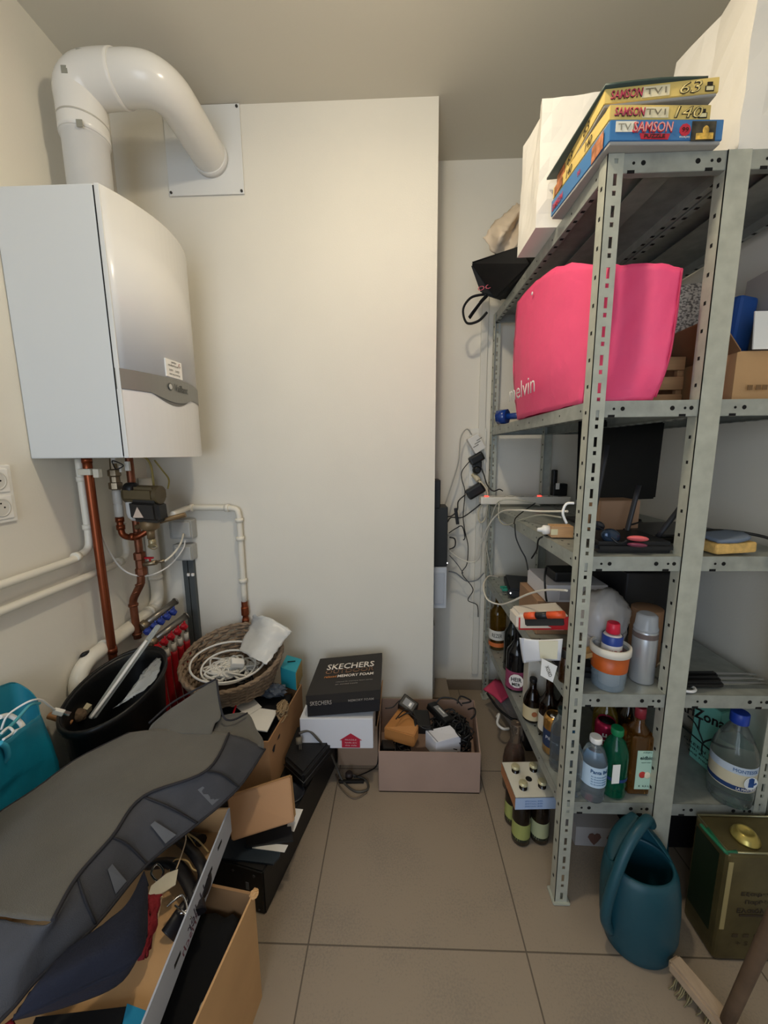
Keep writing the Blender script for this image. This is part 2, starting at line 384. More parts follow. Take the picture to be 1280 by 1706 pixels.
pipe('waste_pipe', 'thick cream waste pipe low on the left wall behind the black tub',
     [(wx, 1.17, .30), (wx, 1.17, .50), (wx, 1.175, .585), (wx, 1.22, .628), (wx, 1.30, .638), (wx, 1.56, .660), (wx, 1.612, .672), (wx, 1.640, .72), (wx, 1.640, .85), (wx, 1.640, 1.0), (wx, 1.640, 1.25)], .026, PVC,
     [((wx, 1.31, .638), (0, 1, .03), .029), ((wx, 1.57, .661), (0, 1, .06), .029), ((wx, 1.640, .80), (0, 0, 1), .029), ((wx, 1.17, .5), (0, 0, 1), .03)], 24)
cx = -1.072
o = pipe('copper_pipe', 'long straight copper pipe dropping from the boiler into the tub corner', [(cx, 1.298, 1.35), (cx, 1.300, 1.0), (cx, 1.303, .40)], .0145, COPPER,
     [((cx, 1.298, 1.335), (0, 0, 1), .016)])
part('clamp', MB().box((cx, 1.295, 1.295), (.045, .035, .022), bev=.004).box((cx + .035, 1.295, 1.29), (.02, .02, .03), bev=.003), M('#d8d2c0', .4), o)
part('end_fitting', MB().lathe([(.0165, 0), (.0165, .02), (.0145, .022), (.0145, .03)], 20, (cx, 1.303, .615)), COPPER, o)
# heating return assembly
va = T('valve_assembly', 'cluster of brown copper valves and fittings hanging under the boiler', 'valve', (-1.02, 1.45, .60))
vx, vy = -1.03, 1.45
part('pipe_run', MB().tube([(vx, vy, 1.35), (vx, vy, 1.2), (vx, vy, .93)], .014, 16), BROWNCU, va)
part('pipe_run', MB().tube([(vx - .005, vy, .88), (vx - .008, vy, .84), (vx - .03, vy, .80), (vx - .048, vy, .765), (vx - .05, vy, .72), (vx - .048, vy, .60)], .0145, 16), BROWNCU, va)
m = MB()
for p, ax in (((vx - .012, vy, .835), (-.3, 0, 1)), ((vx - .03, vy, .80), (-.6, 0, 1)), ((vx - .05, vy, .745), (0, 0, 1)), ((vx - .048, vy, .62), (0, 0, 1))): clip_ring(m, p, Vector(ax).normalized() * .5, .018)
part('coupling', m, BROWNCU, va)
part('tee', MB().lathe([(.014, .87), (.022, .875), (.022, .90), (.018, .905), (.018, .935), (.022, .94), (.022, .965), (.014, .97)], 8, (vx, vy, 0), smooth=False), BROWNCU, va)
part('drain_tap', MB().cyl((vx, vy, .915), (vx + .065, vy, .925), .010, 12).cyl((vx + .06, vy, .925), (vx + .10, vy, .932), .006, 10), BRASS, va)
part('tap_handle', MB().box((vx + .04, vy - .005, .945), (.035, .012, .008), bev=.003).cyl((vx + .04, vy, .925), (vx + .04, vy, .945), .004, 8), RED, va, 'red tap handle')
# left branch with white body and elbow
bx, by = -1.072, 1.42
part('ball_valve', MB().lathe([(.011, 1.34), (.013, 1.30), (.022, 1.295), (.022, 1.275), (.017, 1.27), (.017, 1.25), (.023, 1.247), (.023, 1.225), (.014, 1.22), (.014, 1.20)], 8, (bx, by, 0), smooth=False), BRASS, va)
part('sleeve', MB().lathe([(.014, 1.22), (.016, 1.21), (.016, 1.17), (.013, 1.165), (.016, 1.16), (.016, 1.12), (.012, 1.115)], 20, (bx, by, 0)), M('#cfcac0', .35), va)
part('elbow', MB().tube([(bx, by, 1.13), (bx, by, 1.07), (bx + .006, by, 1.045), (bx + .03, by, 1.035), (bx + .07, by, 1.04), (vx + .07, by + .02, 1.07)], .0115, 14), COPPER, va, 'copper elbow')
m = MB(); clip_ring(m, (bx, by, 1.075), (0, 0, 1), .015); clip_ring(m, (bx + .045, by, 1.037), (1, 0, 0), .015); clip_ring(m, (bx, by, 1.105), (0, 0, 1), .015)
part('coupling', m, COPPER, va)
part('expansion_valve', MB().lathe([(.012, 1.10), (.024, 1.115), (.027, 1.13), (.027, 1.19), (.022, 1.205)], 24, (bx + .055, by + .01, 0)), M('#d9d8d3', .4), va, 'white plastic body')
part('knob', MB().lathe([(.016, 0), (.024, .01), (.024, .04), (.015, .045)], 20, (bx + .045, by - .01, 1.225), (1, -.2, 0)), BLACK, va)
m = MB().box((bx + .012, by - .01, 1.335), (.016, .012, .03), bev=.002).box((vx + .02, by - .01, 1.31), (.016, .012, .035), bev=.002).box((vx - .005, by - .012, 1.30), (.008, .012, .025), bev=.002)
part('tag_ring', m, M('#dad6cc', .4), va)
part('wire', MB().tube([(bx + .02, by - .03, 1.33), (bx + .045, by - .035, 1.325), (bx + .06, by - .03, 1.312), (bx + .04, by - .04, 1.300), (bx + .025, by - .03, 1.31)], .0022, 6, closed=True), BLACK, va)
# actuator
ac = T('pump_head', 'brown and black actuator with triangular warning sign under the boiler', 'pump', (-.955, 1.42, 1.08))
m = MB().hexa([(-1.03, 1.38, 1.235), (-.905, 1.38, 1.23), (-.895, 1.46, 1.23), (-1.02, 1.46, 1.235)], (0, 0, -.055), .012)
m.cyl((-1.03, 1.42, 1.205), (-.90, 1.42, 1.20), .035, 20)
part('hood', m, M('#5b4e33', .5), ac)
part('casing', MB().hexa([(-1.008, 1.374, 1.188), (-.893, 1.374, 1.180), (-.893, 1.45, 1.180), (-1.008, 1.45, 1.188)], (.004, 0, -.085), .016, 3), M('#211f1d', .5), ac)
part('valve_body', MB().lathe([(.018, 0), (.034, .01), (.034, .035), (.026, .045)], 20, (-.955, 1.42, 1.062)).cyl((-.955, 1.42, 1.07), (-.955, 1.42, 1.03), .014, 12).cyl((-1.02, 1.43, 1.072), (-.84, 1.47, 1.115), .010, 12), M('#7f6a4c', .45, .4), ac)
part('warning_sign', MB().hexa([(-.985, 1.372, 1.120), (-.945, 1.372, 1.120), (-.965, 1.372, 1.160)], (0, .003, 0)), M('#d8c2b0', .6), ac)
part('drain_cap', MB().lathe([(.010, 0), (.014, .004), (.014, .03), (.008, .035)], 14, (-.953, 1.42, .995)).tube([(-.965, 1.41, 1.0), (-.945, 1.405, 1.01), (-.925, 1.405, 1.0), (-.94, 1.405, .99)], .002, 6, closed=True), M('#9a8f70', .4, .6), ac)
m = MB().tube([(-.985, 1.46, 1.345), (-.965, 1.46, 1.335), (-.952, 1.46, 1.30), (-.95, 1.46, 1.23)], .004, 8).tube([(-.95, 1.48, 1.33), (-.935, 1.5, 1.29), (-.90, 1.48, 1.255), (-.895, 1.46, 1.22)], .003, 8)
solo('control_cable', m, M('#8a7a3c', .5), 'pair of yellow-brown cables looping behind the pump head', 'cable')

# pipe on the back wall
by_ = YC - .022
o = pipe('radiator_pipe', 'white pipe on the back wall turning down to a brass valve', [(-.895, 1.47, 1.115), (-.94, by_, 1.113), (-.90, by_, 1.113), (-.80, by_, 1.112), (-.735, by_, 1.108), (-.716, by_, 1.085), (-.714, by_, 1.0), (-.716, by_, .66)], .0125, PVC,
     [((-.93, by_, 1.113), (1, 0, 0), .017), ((-.765, by_, 1.111), (1, 0, 0), .017), ((-.714, by_, 1.055), (0, 0, 1), .017), ((-.715, by_, .97), (0, 0, 1), .018), ((-.716, by_, .77), (0, 0, 1), .018)])
part('brass_valve', MB().lathe([(.014, .56), (.018, .58), (.013, .59), (.013, .60), (.018, .605), (.018, .64), (.015, .645), (.015, .67)], 8, (-.716, by_, 0), smooth=False).tube([(-.716, by_, .59), (-.718, by_, .565), (-.735, by_, .55)], .014, 10), COPPER, o, 'brass and copper end valve')
for k, (zz, s) in enumerate(((.965, .105), (.865, .09))):
    j = T('junction_box', ['grey plastic junction box with two white cables, upper of two', 'smaller grey junction box directly under the other one'][k], 'junction box', (-.97, YC - .03, zz), 'junction boxes on the back wall')
    part('casing', MB().box((-.975 + .0 * k, YC - .024, zz + s / 2), (s, .046, s * .85), bev=.008), M('#a9aaa6', .5), j)
    part('lid', MB().box((-.968, YC - .052, zz + s / 2), (s * .8, .012, s * .7), bev=.005), M('#b2b3af', .5), j)
m = MB().box((-.985, YC - .011, .55), (.022, .020, .66), rot=(0, .0, 0), bev=.002).box((-.957, YC - .011, .55), (.026, .020, .66), bev=.002)
c = solo('cable_duct', m, M('#4c5152', .5), 'pair of dark grey vertical ducts under the junction boxes', 'duct')
m = MB().box((-.968, YC - .026, .80), (.012, .010, .014), bev=.003).box((-.948, YC - .026, .80), (.012, .010, .014), bev=.003)
solo('duct_clip', m, WHITE, 'white clips on the dark grey ducts', 'clip')
# manifolds
for k, (a, b2, lab, hm) in enumerate((((-1.059,1.470,0.649), (-1.010,1.620,0.691), 'steel manifold bar with blue valve handles, upper one', BLUE), ((-1.022,1.460,0.582), (-0.960,1.610,0.627), 'steel manifold bar with red valve handles, lower one', RED))):
    a, b2 = Vector(a), Vector(b2); d = b2 - a
    t = T('heating_manifold', lab, 'manifold', a, 'heating manifolds in the corner')
    part('bar', MB().cyl(a, b2, .0145, 18).cyl(b2 - d * .01, b2 + d * .02, .017, 18), M('#8b857c', .35, .8), t)
    part('end_fitting', MB().cyl(a - d * .10, a + d * .06, .020, 8), BRASS, t)
    for i in range(5):
        p = a + d * (.12 + .2 * i)
        q = p + Vector((.012, -.018, -.028))
        part('valve_handle', MB().lathe([(.008, 0), (.017, .003), (.018, .014), (.010, .02)], 6, q, (.1, -.9, -.3), smooth=False).cyl(p, q, .005, 8), hm, t)
for i in range(5):
    a = Vector((-1.022,1.460,0.582)).lerp(Vector((-0.960,1.610,0.627)), .12 + .2 * i) + Vector((.016, -.02, -.03))
    t = T('heating_hose', ['leftmost', 'second from left', 'middle', 'second from right', 'rightmost'][i] + ' of the five red heating hoses below the red valves', 'hose', (a.x, a.y, a.z - .32), 'red heating hoses in the corner')
    part('connector', MB().cyl(a, a - Vector((0, 0, .035)), .007, 12), CHROME, t)
    part('collar', MB().cyl(a - Vector((0, 0, .033)), a - Vector((0, 0, .072)), .010, 12), M('#c9c3b8', .5), t)
    part('sleeve', MB().tube([a - Vector((0, 0, .07)), a - Vector((-.004, .004, .2)), a - Vector((-.02, .01, .36))], .0135, 14), M('#a3101c', .55, bump=.3, scale=90), t)
m = MB().tube([(px + .02, 1.30, 1.345), (px + .025, 1.30, 1.25), (px + .03, 1.31, 1.12), (-1.075, 1.35, 1.0), (-1.06, 1.40, .905), (-1.02, 1.46, .865), (-.985, 1.55, .875), (-.955, 1.62, .93), (-.95, 1.64, .97)], .0032, 8)
solo('white_cable', m, WHITE, 'thin white cable sagging from the boiler to the junction boxes', 'cable')
m = MB().tube([(-.93, 1.448, .93), (-.925, 1.50, .945), (-.925, 1.56, .975), (-.955, 1.64, 1.0)], .004, 8)
solo('white_cable', m, PVC, 'short white cable from the drain tap to upper junction box', 'cable')

# ------------------------------------------------ metal racks
Z1, Z2, Z3, Z4, Z5 = 2.0, 1.470, 1.08, .692, .352
XA, XB, XC_, YF, YK = .47, .757, 1.043, .973, 1.978
def flange(mb, p, d, z0, z1, wdt=.036, t=.0018, slots=True, nrm=(0, 0, 0)):
    """one flange of a perforated post, from corner p along unit direction d"""
    p = Vector(p); d = Vector(d); n = Vector(nrm)
    def strip(a, b, za, zb2, off=0):
        A = p + d * a + n * off; B = p + d * b + n * off
        mb.hexa([(A.x, A.y, zb2), (B.x, B.y, zb2), (B.x + n.x * t, B.y + n.y * t, zb2), (A.x + n.x * t, A.y + n.y * t, zb2)], (0, 0, za - zb2))
    if not slots:
        strip(0, wdt, z0, z1); return
    strip(0, wdt * .42, z0, z1); strip(wdt * .42, wdt * .46, z0, z1, t); strip(wdt * .66, wdt, z0, z1)
    z = z0; k = 0
    while z < z1 - .03:
        strip(wdt * .42, wdt * .66, z, z + (.020 if k % 2 else .010)); z += (.030 if k % 2 else .034) ; k += 1
    strip(wdt * .42, wdt * .66, z, z1)
def post(x, y, dx, dy, parent, slots=True, h=2.0, wd=.036):
    m = MB(); m.mat(0)
    flange(m, (x, y, 0), (dx, 0, 0), .006, h, wd, slots=slots, nrm=(0, dy, 0))
    flange(m, (x, y, 0), (0, dy, 0), .006, h, .034, slots=False, nrm=(dx, 0, 0))
    m.mat(1); z = .08
    while z < h:
        m.box((x - dx * .0004, y + dy * .018, z), (.0012, .006, .008)); z += .062
    part('upright_post', m, [GALVP, HOLE], parent)
    f = MB(); f.hexa([(x - dx * .006, y - dy * .006, .008), (x + dx * .045, y - dy * .006, .008), (x + dx * .045, y + dy * .02, .008), (x + dx * .02, y + dy * .045, .008), (x - dx * .006, y + dy * .045, .008)], (0, 0, -.008), .002)
    part('foot_plate', f, GALVP, parent)
def shelf(x0, x1, z, parent, hb=.038):
    m = MB(); x0 += .004; x1 -= .004; ya, yb = YF + .003, YK - .003
    m.box(((x0 + x1) / 2, (ya + yb) / 2, z - .001), (x1 - x0, yb - ya, .002))
    for y, s in ((ya, 1), (yb, -1)):
        m.box(((x0 + x1) / 2, y, z - hb / 2), (x1 - x0, .0016, hb)); m.box(((x0 + x1) / 2, y + s * .008, z - hb), (x1 - x0, .016, .0016))
    for x, s in ((x0, 1), (x1, -1)):
        m.box((x, (ya + yb) / 2, z - hb / 2), (.0016, yb - ya, hb)); m.box((x + s * .008, (ya + yb) / 2, z - hb), (.016, yb - ya, .0016))
    m.box(((x0 + x1) / 2, (ya + yb) / 2, z - .016), (.06, yb - ya - .02, .002)); 
    m.mat(1)
    for dx, r in ((.055, .0032), (.076, .0052), (-.085, .0056), (-.055, .0032), (-.04, .005)):
        xx = (x0 + dx) if dx > 0 else (x1 + dx)
        m.cyl((xx, ya - .0011, z - .019), (xx, ya - .0004, z - .019), r, 12)
    for dx in (.05, -.06): m.box(((x0 + dx) if dx > 0 else (x1 + dx), ya - .0006, z - hb + .002), (.016, .0014, .006))
    for k in range(22):
        yy = ya + .05 + k * .043
        m.cyl((x0 - .0011, yy, z - .019), (x0 - .0004, yy, z - .019), .003, 8) if k % 3 == 0 else None
        m.box((x0 + .010, yy, z - hb - .0008), (.010, .010, .0008)); m.box((x1 - .010, yy, z - hb - .0008), (.010, .010, .0008))
        m.cyl((x0 + .03, yy, z + .0001), (x0 + .03, yy, z + .0006), .0035, 8)
    part('shelf_panel', m, [GALV, HOLE], parent)
rk = T('storage_rack', 'tall galvanised steel storage rack of two bays along the right wall', 'shelf rack', ((XA + XC_) / 2, 1.47, 0))
for (y, dy) in ((YF, 1), (YK, -1)):
    post(XA, y, 1, dy, rk); post(XC_, y, -1, dy, rk); post(XB - .028, y, 1, dy, rk, slots=False, wd=.052)
for x0, x1 in ((XA, XB), (XB, XC_)):
    for z in (Z1, Z2, Z3, Z4, Z5): shelf(x0, x1, z, rk)

# ------------------------------------------------ helpers for goods
def carton(name, label, x0, x1, y0, y1, z0, z1, mat, t=.004, rot=0, flaps=(), cat='box', inner=None, group=None):
    o = T(name, label, cat, ((x0 + x1) / 2, (y0 + y1) / 2, z0), group); cxx, cyy = (x0 + x1) / 2, (y0 + y1) / 2
    def tr(m):
        m.bm.transform(Matrix.Translation((cxx, cyy, 0)) @ Matrix.Rotation(rot, 4, 'Z') @ Matrix.Translation((-cxx, -cyy, 0))); return m
    m = MB().box((cxx, cyy, z0 + t / 2), (x1 - x0, y1 - y0, t)); part('bottom_panel', tr(m), mat, o)
    for c, sz in (((cxx, y0 + t / 2), (x1 - x0, t)), ((cxx, y1 - t / 2), (x1 - x0, t)), ((x0 + t / 2, cyy), (t, y1 - y0 - 2 * t)), ((x1 - t / 2, cyy), (t, y1 - y0 - 2 * t))):
        part('side_panel', tr(MB().box((c[0], c[1], (z0 + t + z1) / 2), (sz[0], sz[1], z1 - z0 - t))), mat, o)
    return o, tr
def bottle(name, label, x, y, z, prof, mat, cap=None, capm=None, lab=None, labm=None, group=None, cat='bottle', fill=None, n=28):
    """prof: outline from base up; lab: (z0, z1, radius); fill: (material, height)"""
    o = T(name, label, cat, (x, y, z), group)
    part('body', MB().lathe(prof, n, (x, y, z)), mat, o)
    if cap: part('cap', MB().lathe([(cap[0] * .96, cap[1]), (cap[0], cap[1] + .002), (cap[0], cap[2] - .002), (cap[0] * .92, cap[2])], 20, (x, y, z)), capm, o)
    if lab: SUB[o.name] = part('label', MB().lathe([(lab[2], lab[0]), (lab[2], lab[1])], n, (x, y, z), cap=False), labm, o)
    return o
def wine(r, h, neck=.014, sh=.62): return [(r * .9, 0), (r, .004), (r, h * sh), (r * .93, h * (sh + .05)), (r * .6, h * (sh + .12)), (neck, h * (sh + .2)), (neck, h * .97), (neck + .002, h * .975), (neck + .002, h)]

# ------------------------------------------------ top shelf
def puzzle(name, label, corners, h, mat, grp):
    o = T(name, label, 'puzzle box', sum((Vector(c) for c in corners), Vector()) / 4 , grp)
    part('tray', MB().hexa([Vector(c) * 1 + Vector((0, 0, h * .35)) for c in corners], (0, 0, -h * .35), .001), M('#a9a6a0', .7), o)
    cs = [Vector(c) for c in corners]; ce = sum(cs, Vector()) / 4
    SUB[o.name] = part('lid', MB().hexa([c + (c - ce).normalized() * .003 + Vector((0, 0, h)) for c in cs], (0, 0, -h * .86), .001), mat, o)
    return o, cs
YEL = M('#dfc271', .45); PBL = M('#3f78ad', .4); INKR = M('#c22a3e', .5); INKK = M('#1d1712', .6)
def front(c, k, h):  # point along the front edge
    a, b2 = c[0], c[1]; r = (b2 - a).normalized(); n = r.cross(Vector((0, 0, 1)))
    return a.lerp(b2, k) + n * .0035 + Vector((0, 0, h)), r
bl = [(.461, .950, Z1 + .001), (.700, .960, Z1 + .001), (.690, 1.24, Z1 + .001), (.443, 1.215, Z1 + .001)]
hb = .046
o, c = puzzle('puzzle_box', 'blue jigsaw puzzle box with red lettering, bottom of the stack', bl, hb, PBL, 'puzzle boxes on the rack')
p, r = front(c, .13, hb * .68); part('logo_panel', MB().hexa([p - r * .022 + Vector((0, 0, .011)), p + r * .022 + Vector((0, 0, .011)), p + r * .022 - Vector((0, 0, .009)), p - r * .022 - Vector((0, 0, .009))], (0, .001, 0)), M('#e8e3d0', .5), o)
text(o, 'TV1', p + Vector((0, -.0003, 0)), r, (0, 0, 1), .012, M('#8f8a78', .6), .034)
p, r = front(c, .37, hb * .66); text(o, 'SAMSON', p, r, (0, 0, 1), .021, INKR, .088, shear=.15, bold=.02)
text(o, 'SAMSON', p + Vector((.001, -.0006, .001)), r, (0, 0, 1), .018, M('#e9a59a', .5), .084, shear=.15)
p, r = front(c, .39, hb * .30); part('title_band', MB().hexa([p + r * a + Vector((0, 0, b2)) for a, b2 in ((-.032, .006), (.034, .005), (.030, -.006), (-.028, -.005))], (0, .001, 0)), INKR, o)
text(o, 'PUZZLE', p + Vector((0, -.0004, 0)), r, (0, 0, 1), .007, INKK, .045, bold=.02)
p, r = front(c, .66, hb * .55); part('badge', MB().lathe([(.012, 0), (.012, .0008)], 9, p, (0, -1, 0), smooth=False), INKR, o); text(o, '99', p + Vector((0, -.001, 0)), r, (0, 0, 1), .009, INKK, .014)
p, r = front(c, .66, hb * .26); text(o, 'stukjes', p, r, (0, 0, 1), .006, M('#d9dde0', .6), .022)
p, r = front(c, .83, hb * .5); part('picture', MB().hexa([p + r * a + Vector((0, 0, b2)) for a, b2 in ((-.026, .019), (.026, .019), (.026, -.018), (-.026, -.018))], (0, .001, 0)), M('#3f3b30', .6, var=.6, scale=300, vscale=60), o)
part('picture_detail', MB().box(p + Vector((.002, -.001, -.010)), (.036, .001, .012), bev=.004).ball(p + Vector((.004, -.001, .001)), .007, (1, .1, 1.3), 2), M('#cfa64a', .6, var=.5, scale=300, vscale=90), o)
def sideface(c, k, h):
    a, b2 = c[0], c[3]; r = (a - b2).normalized(); n = r.cross(Vector((0, 0, 1))); return a.lerp(b2, k) + n * .0035 + Vector((0, 0, h)), r
p, r = sideface(c, .86, hb * .5); text(o, 'SAMSON', p, r, (0, 0, 1), .018, INKR, .06, shear=.15, bold=.02)
p, r = sideface(c, .45, hb * .5); text(o, '99', p, r, (0, 0, 1), .012, INKR, .014)
p, r = sideface(c, .16, hb * .5); part('picture', MB().hexa([p + r * a + Vector((0, 0, b2)) for a, b2 in ((-.03, .018), (.03, .018), (.03, -.018), (-.03, -.018))], (-.0, .0, 0)) if False else MB().box(p, (.001, .05, .034)), M('#b9774f', .6, var=.6, scale=300, vscale=50), o)
for k, (zz, cs, num, lab) in enumerate(((Z1 + hb + .002, [(.461, .958, 0), (.676, .968, 0), (.668, 1.235, 0), (.446, 1.215, 0)], '140', 'cream yellow jigsaw puzzle box numbered 140, middle of the stack'),
                                       (Z1 + hb + .038, [(.452, .966, .000), (.678, .955, .005), (.690, 1.20, .005), (.458, 1.225, .000)], '63', 'cream yellow jigsaw puzzle box numbered 63 on top of the stack'))):
    cs = [(a, b2, zz + d) for a, b2, d in cs]
    o, c = puzzle('puzzle_box', lab, cs, .033, YEL, 'puzzle boxes on the rack')
    rr = (c[1] - c[0]).normalized()
    up = Vector((0, 0, 1)); 
    p, r = front(c, .19, .018); text(o, 'SAMSON', p + rr.z * Vector((0, 0, 0)) + Vector((0, 0, 0)), r, up, .017, INKK, .066, shear=.15, bold=.03); text(o, 'SAMSON', p + Vector((0, -.0006, .0006)), r, up, .016, M('#c4475c', .5), .066, shear=.15, bold=.01)
    p, r = front(c, .45, .018); part('logo_panel', MB().hexa([p + r * a + up * b2 for a, b2 in ((-.028, .010), (.028, .010), (.028, -.010), (-.028, -.010))], (0, .001, 0)), M('#e6d9b4', .5), o); text(o, 'TV1', p + Vector((0, -.0006, 0)), r, up, .011, M('#7d745f', .6), .042)
    p, r = front(c, .76 if k else .78, .018); text(o, num, p, r, up, .023, INKK, .045 if k else .062, shear=.25, bold=.025); text(o, num, p + Vector((0, -.0006, 0)), r, up, .021, M('#e2cc85', .5), .043 if k else .060, shear=.25, bold=-.01)
    p, r = front(c, .925, .016)
    part('puzzle_piece', MB().box(p + Vector((0, 0, -.004)), (.018, .001, .010)).box(p + Vector((0, 0, .005)), (.011, .001, .006)), INKK, o)
    part('puzzle_piece', MB().box(p + Vector((0, -.0006, -.004)), (.014, .001, .007)), M('#ddd2a4', .5), o)
    for kk in range(2):
        p, r = sideface(c, .3 + .35 * kk, .017); text(o, '63' if k else '140', p, r, up, .018, INKK, .03, shear=.25); 
    p, r = sideface(c, .88, .017); part('picture', MB().box(p, (.001, .05, .024)), M('#a8653c', .6, var=.6, scale=300, vscale=50), o)
m = MB().sheet([[(.447, .957, 2.1215), (.56, .952, 2.1245), (.658, .956, 2.1265)], [(.440, 1.09, 2.1215), (.56, 1.09, 2.1245), (.66, 1.09, 2.1265)], [(.432, 1.24, 2.1215), (.56, 1.23, 2.1245), (.67, 1.21, 2.1265)]], .005, 3)
solo('cutting_board', m, M('#37463f', .5), 'thin dark green board lying on top of the puzzle boxes', 'board')

def paperbag(name, label, x0, x1, y0, y1, z0, h, mat, lean=(0, 0), seed=3, jag=.02, fold=.0):
    """upright paper bag: four creased walls, open top with uneven rim"""
    rnd = random.Random(seed); o = T(name, label, 'bag', ((x0 + x1) / 2, (y0 + y1) / 2, z0)); hs = [0, .33, .66, 1]
    ring = []
    base = [(x0, y0), ((x0 + x1) / 2, y0), (x1, y0), (x1, (y0 + y1) / 2), (x1, y1), ((x0 + x1) / 2, y1), (x0, y1), (x0, (y0 + y1) / 2)]
    cxx, cyy = (x0 + x1) / 2, (y0 + y1) / 2
    lv = []
    for t in hs:
        row = []
        for i, (a, b2) in enumerate(base):
            inw = -.12 * t if i in (3, 7) else (.03 * t)
            row.append(Vector((a + (a - cxx) * inw * (1 if i in (3, 7) else 1) + lean[0] * t + rnd.uniform(-jag, jag) * .5 * t, b2 + (b2 - cyy) * (.0) + lean[1] * t + rnd.uniform(-jag, jag) * .5 * t, z0 + h * t + (rnd.uniform(-jag, jag) if t == 1 else 0))))
        lv.append(row)
    b = bmesh.new(); V = [[b.verts.new(p) for p in r] for r in lv]; n = 8
    for a, c2 in zip(V, V[1:]):
        for i in range(n): b.faces.new([a[i], a[(i + 1) % n], c2[(i + 1) % n], c2[i]])
    b.faces.new(V[0][::-1])
    bmesh.ops.subdivide_edges(b, edges=list(b.edges), cuts=2, use_grid_fill=True)
    for v in b.verts:
        if v.co.z > z0 + .01: v.co += Vector((rnd.uniform(-1, 1), rnd.uniform(-1, 1), 0)) * .0022
    bmesh.ops.recalc_face_normals(b, faces=b.faces); bmesh.ops.solidify(b, geom=list(b.faces), thickness=.0012)
    m = MB(); m._take(b, None, False); part('paper_body', m, mat, o)
    return o
PB = M('#e9e4da', .8, bump=.3, scale=25)
paperbag('paper_bag', 'crumpled white paper bag standing behind the puzzle boxes', .412, .575, 1.255, 1.43, Z1 + .001, .345, PB, (.015, .01), 5, .014)
paperbag('paper_bag', 'large white paper bag on the rack top at the right edge', .79, 1.06, 1.03, 1.32, Z1 + .001, .46, PB, (.02, .0), 9, .02)
m = MB().sheet([[(0.361,1.740,2.223), (0.408,1.730,2.152), (0.460,1.700,2.150), (0.505,1.680,2.178)], [(0.403,1.760,2.284), (0.412,1.660,2.188), (0.468,1.720,2.210), (0.495,1.640,2.217)], [(0.463,1.780,2.338), (0.461,1.700,2.255), (0.502,1.760,2.281), (0.508,1.660,2.274)], [(0.510,1.800,2.380), (0.511,1.750,2.342), (0.526,1.720,2.325), (0.558,1.720,2.339)]], .002, 6, jit=.004)
solo('cloth', m, M('#c9b9a4', .8, bump=.6, scale=30), 'crumpled beige cloth on the rack top beside the white paper bag', 'cloth')
tb = T('shoulder_bag', 'black bag with pink lettering hanging over the rack top corner', 'bag', (.45, 1.85, 1.93))
m = MB().hexa([(0.315,1.800,2.156), (0.458,1.550,2.098), (0.484,1.500,2.011), (0.431,1.800,2.002)], (.06, .03, .01), .008)
m.hexa([(0.318,1.800,2.149), (0.433,1.780,2.160), (0.444,1.800,2.007), (0.369,1.820,2.040)], (.03, .03, .0), .006)
part('body', m, M('#101012', .7), tb)
p = (0.378,1.790,2.038); text(tb, 'OO', Vector(p) + Vector((.004, -.006, .01)), (1, -.3, .1), (.0, 0, 1), .018, M('#b0304f', .5), .06)
part('strap', MB().tube([(0.392,1.830,2.038), (0.334,1.840,2.029), (0.302,1.850,1.985), (0.321,1.860,1.930), (0.375,1.870,1.940), (0.416,1.880,1.980)], .006, 8, flat=.4), M('#101012', .7), tb)
part('strap', MB().tube([(0.401,1.820,2.030), (0.372,1.830,2.002), (0.328,1.840,1.944)], .010, 8, flat=.25), M('#101012', .7), tb)
part('stitching', MB().tube([(0.364,1.815,2.002), (0.320,1.825,1.949)], .0014, 5), WHITE, tb)
part('snap', MB().ball((0.341,1.785,2.134), .004, sub=2), CHROME, tb)

# ------------------------------------------------ second shelf
PINK = M('#ec4f7c', .5, bump=3, scale=9); 
pk = T('shopping_bag', 'bright pink shopping bag with white lettering on the second shelf', 'bag', (.56, 1.2, Z2))
# long left face, end face, back and right faces, open on top
A0, A1, B0, B1 = (.468, 1.535, Z2 + .002), (.452, 1.545, 1.900), (.478, 1.03, Z2 + .002), (.522, 1.035, 1.800)
E0, E1, K0, K1 = (.635, 1.00, Z2 + .002), (.665, .985, 1.768), (.66, 1.50, Z2 + .002), (.67, 1.52, 1.86)
def V(a): return Vector(a)
def mixp(a, b2, t, off=(0, 0, 0)): return V(a).lerp(V(b2), t) + V(off)
rows = [[A0, (.462, 1.38, Z2 + .002), (.470, 1.20, Z2 + .002), B0], [(.452, 1.545, 1.60), (.440, 1.38, 1.60), (.452, 1.20, 1.58), (.488, 1.032, 1.58)], [(.448, 1.55, 1.76), (.446, 1.38, 1.76), (.462, 1.20, 1.71), (.506, 1.03, 1.70)], [A1, (.462, 1.38, 1.905), (.478, 1.20, 1.875), B1]]
part('side_wall', MB().sheet(rows, .0016, 5, jit=.0022), PINK, pk)
rows = [[B0, (.53, 1.012, Z2 + .002), (.585, 1.0, Z2 + .002), E0], [(.488, 1.032, 1.58), (.545, 1.045, 1.57), (.60, 1.005, 1.56), (.653, .985, 1.55)], [(.506, 1.03, 1.70), (.555, 1.05, 1.69), (.61, 1.005, 1.67), (.660, .985, 1.66)], [B1, (.556, 1.05, 1.806), (.61, 1.0, 1.785), E1]]
part('gusset', MB().sheet(rows, .0016, 5, jit=.0022), PINK, pk)
part('side_wall', MB().sheet([[E0, K0], [(.665, .99, 1.62), (.68, 1.5, 1.66)], [E1, K1]], .0016, 5), PINK, pk)
part('gusset', MB().sheet([[K0, A0], [(.67, 1.52, 1.66), (.56, 1.54, 1.66), (.448, 1.55, 1.66)][::2], [K1, A1]], .0016, 5), PINK, pk)
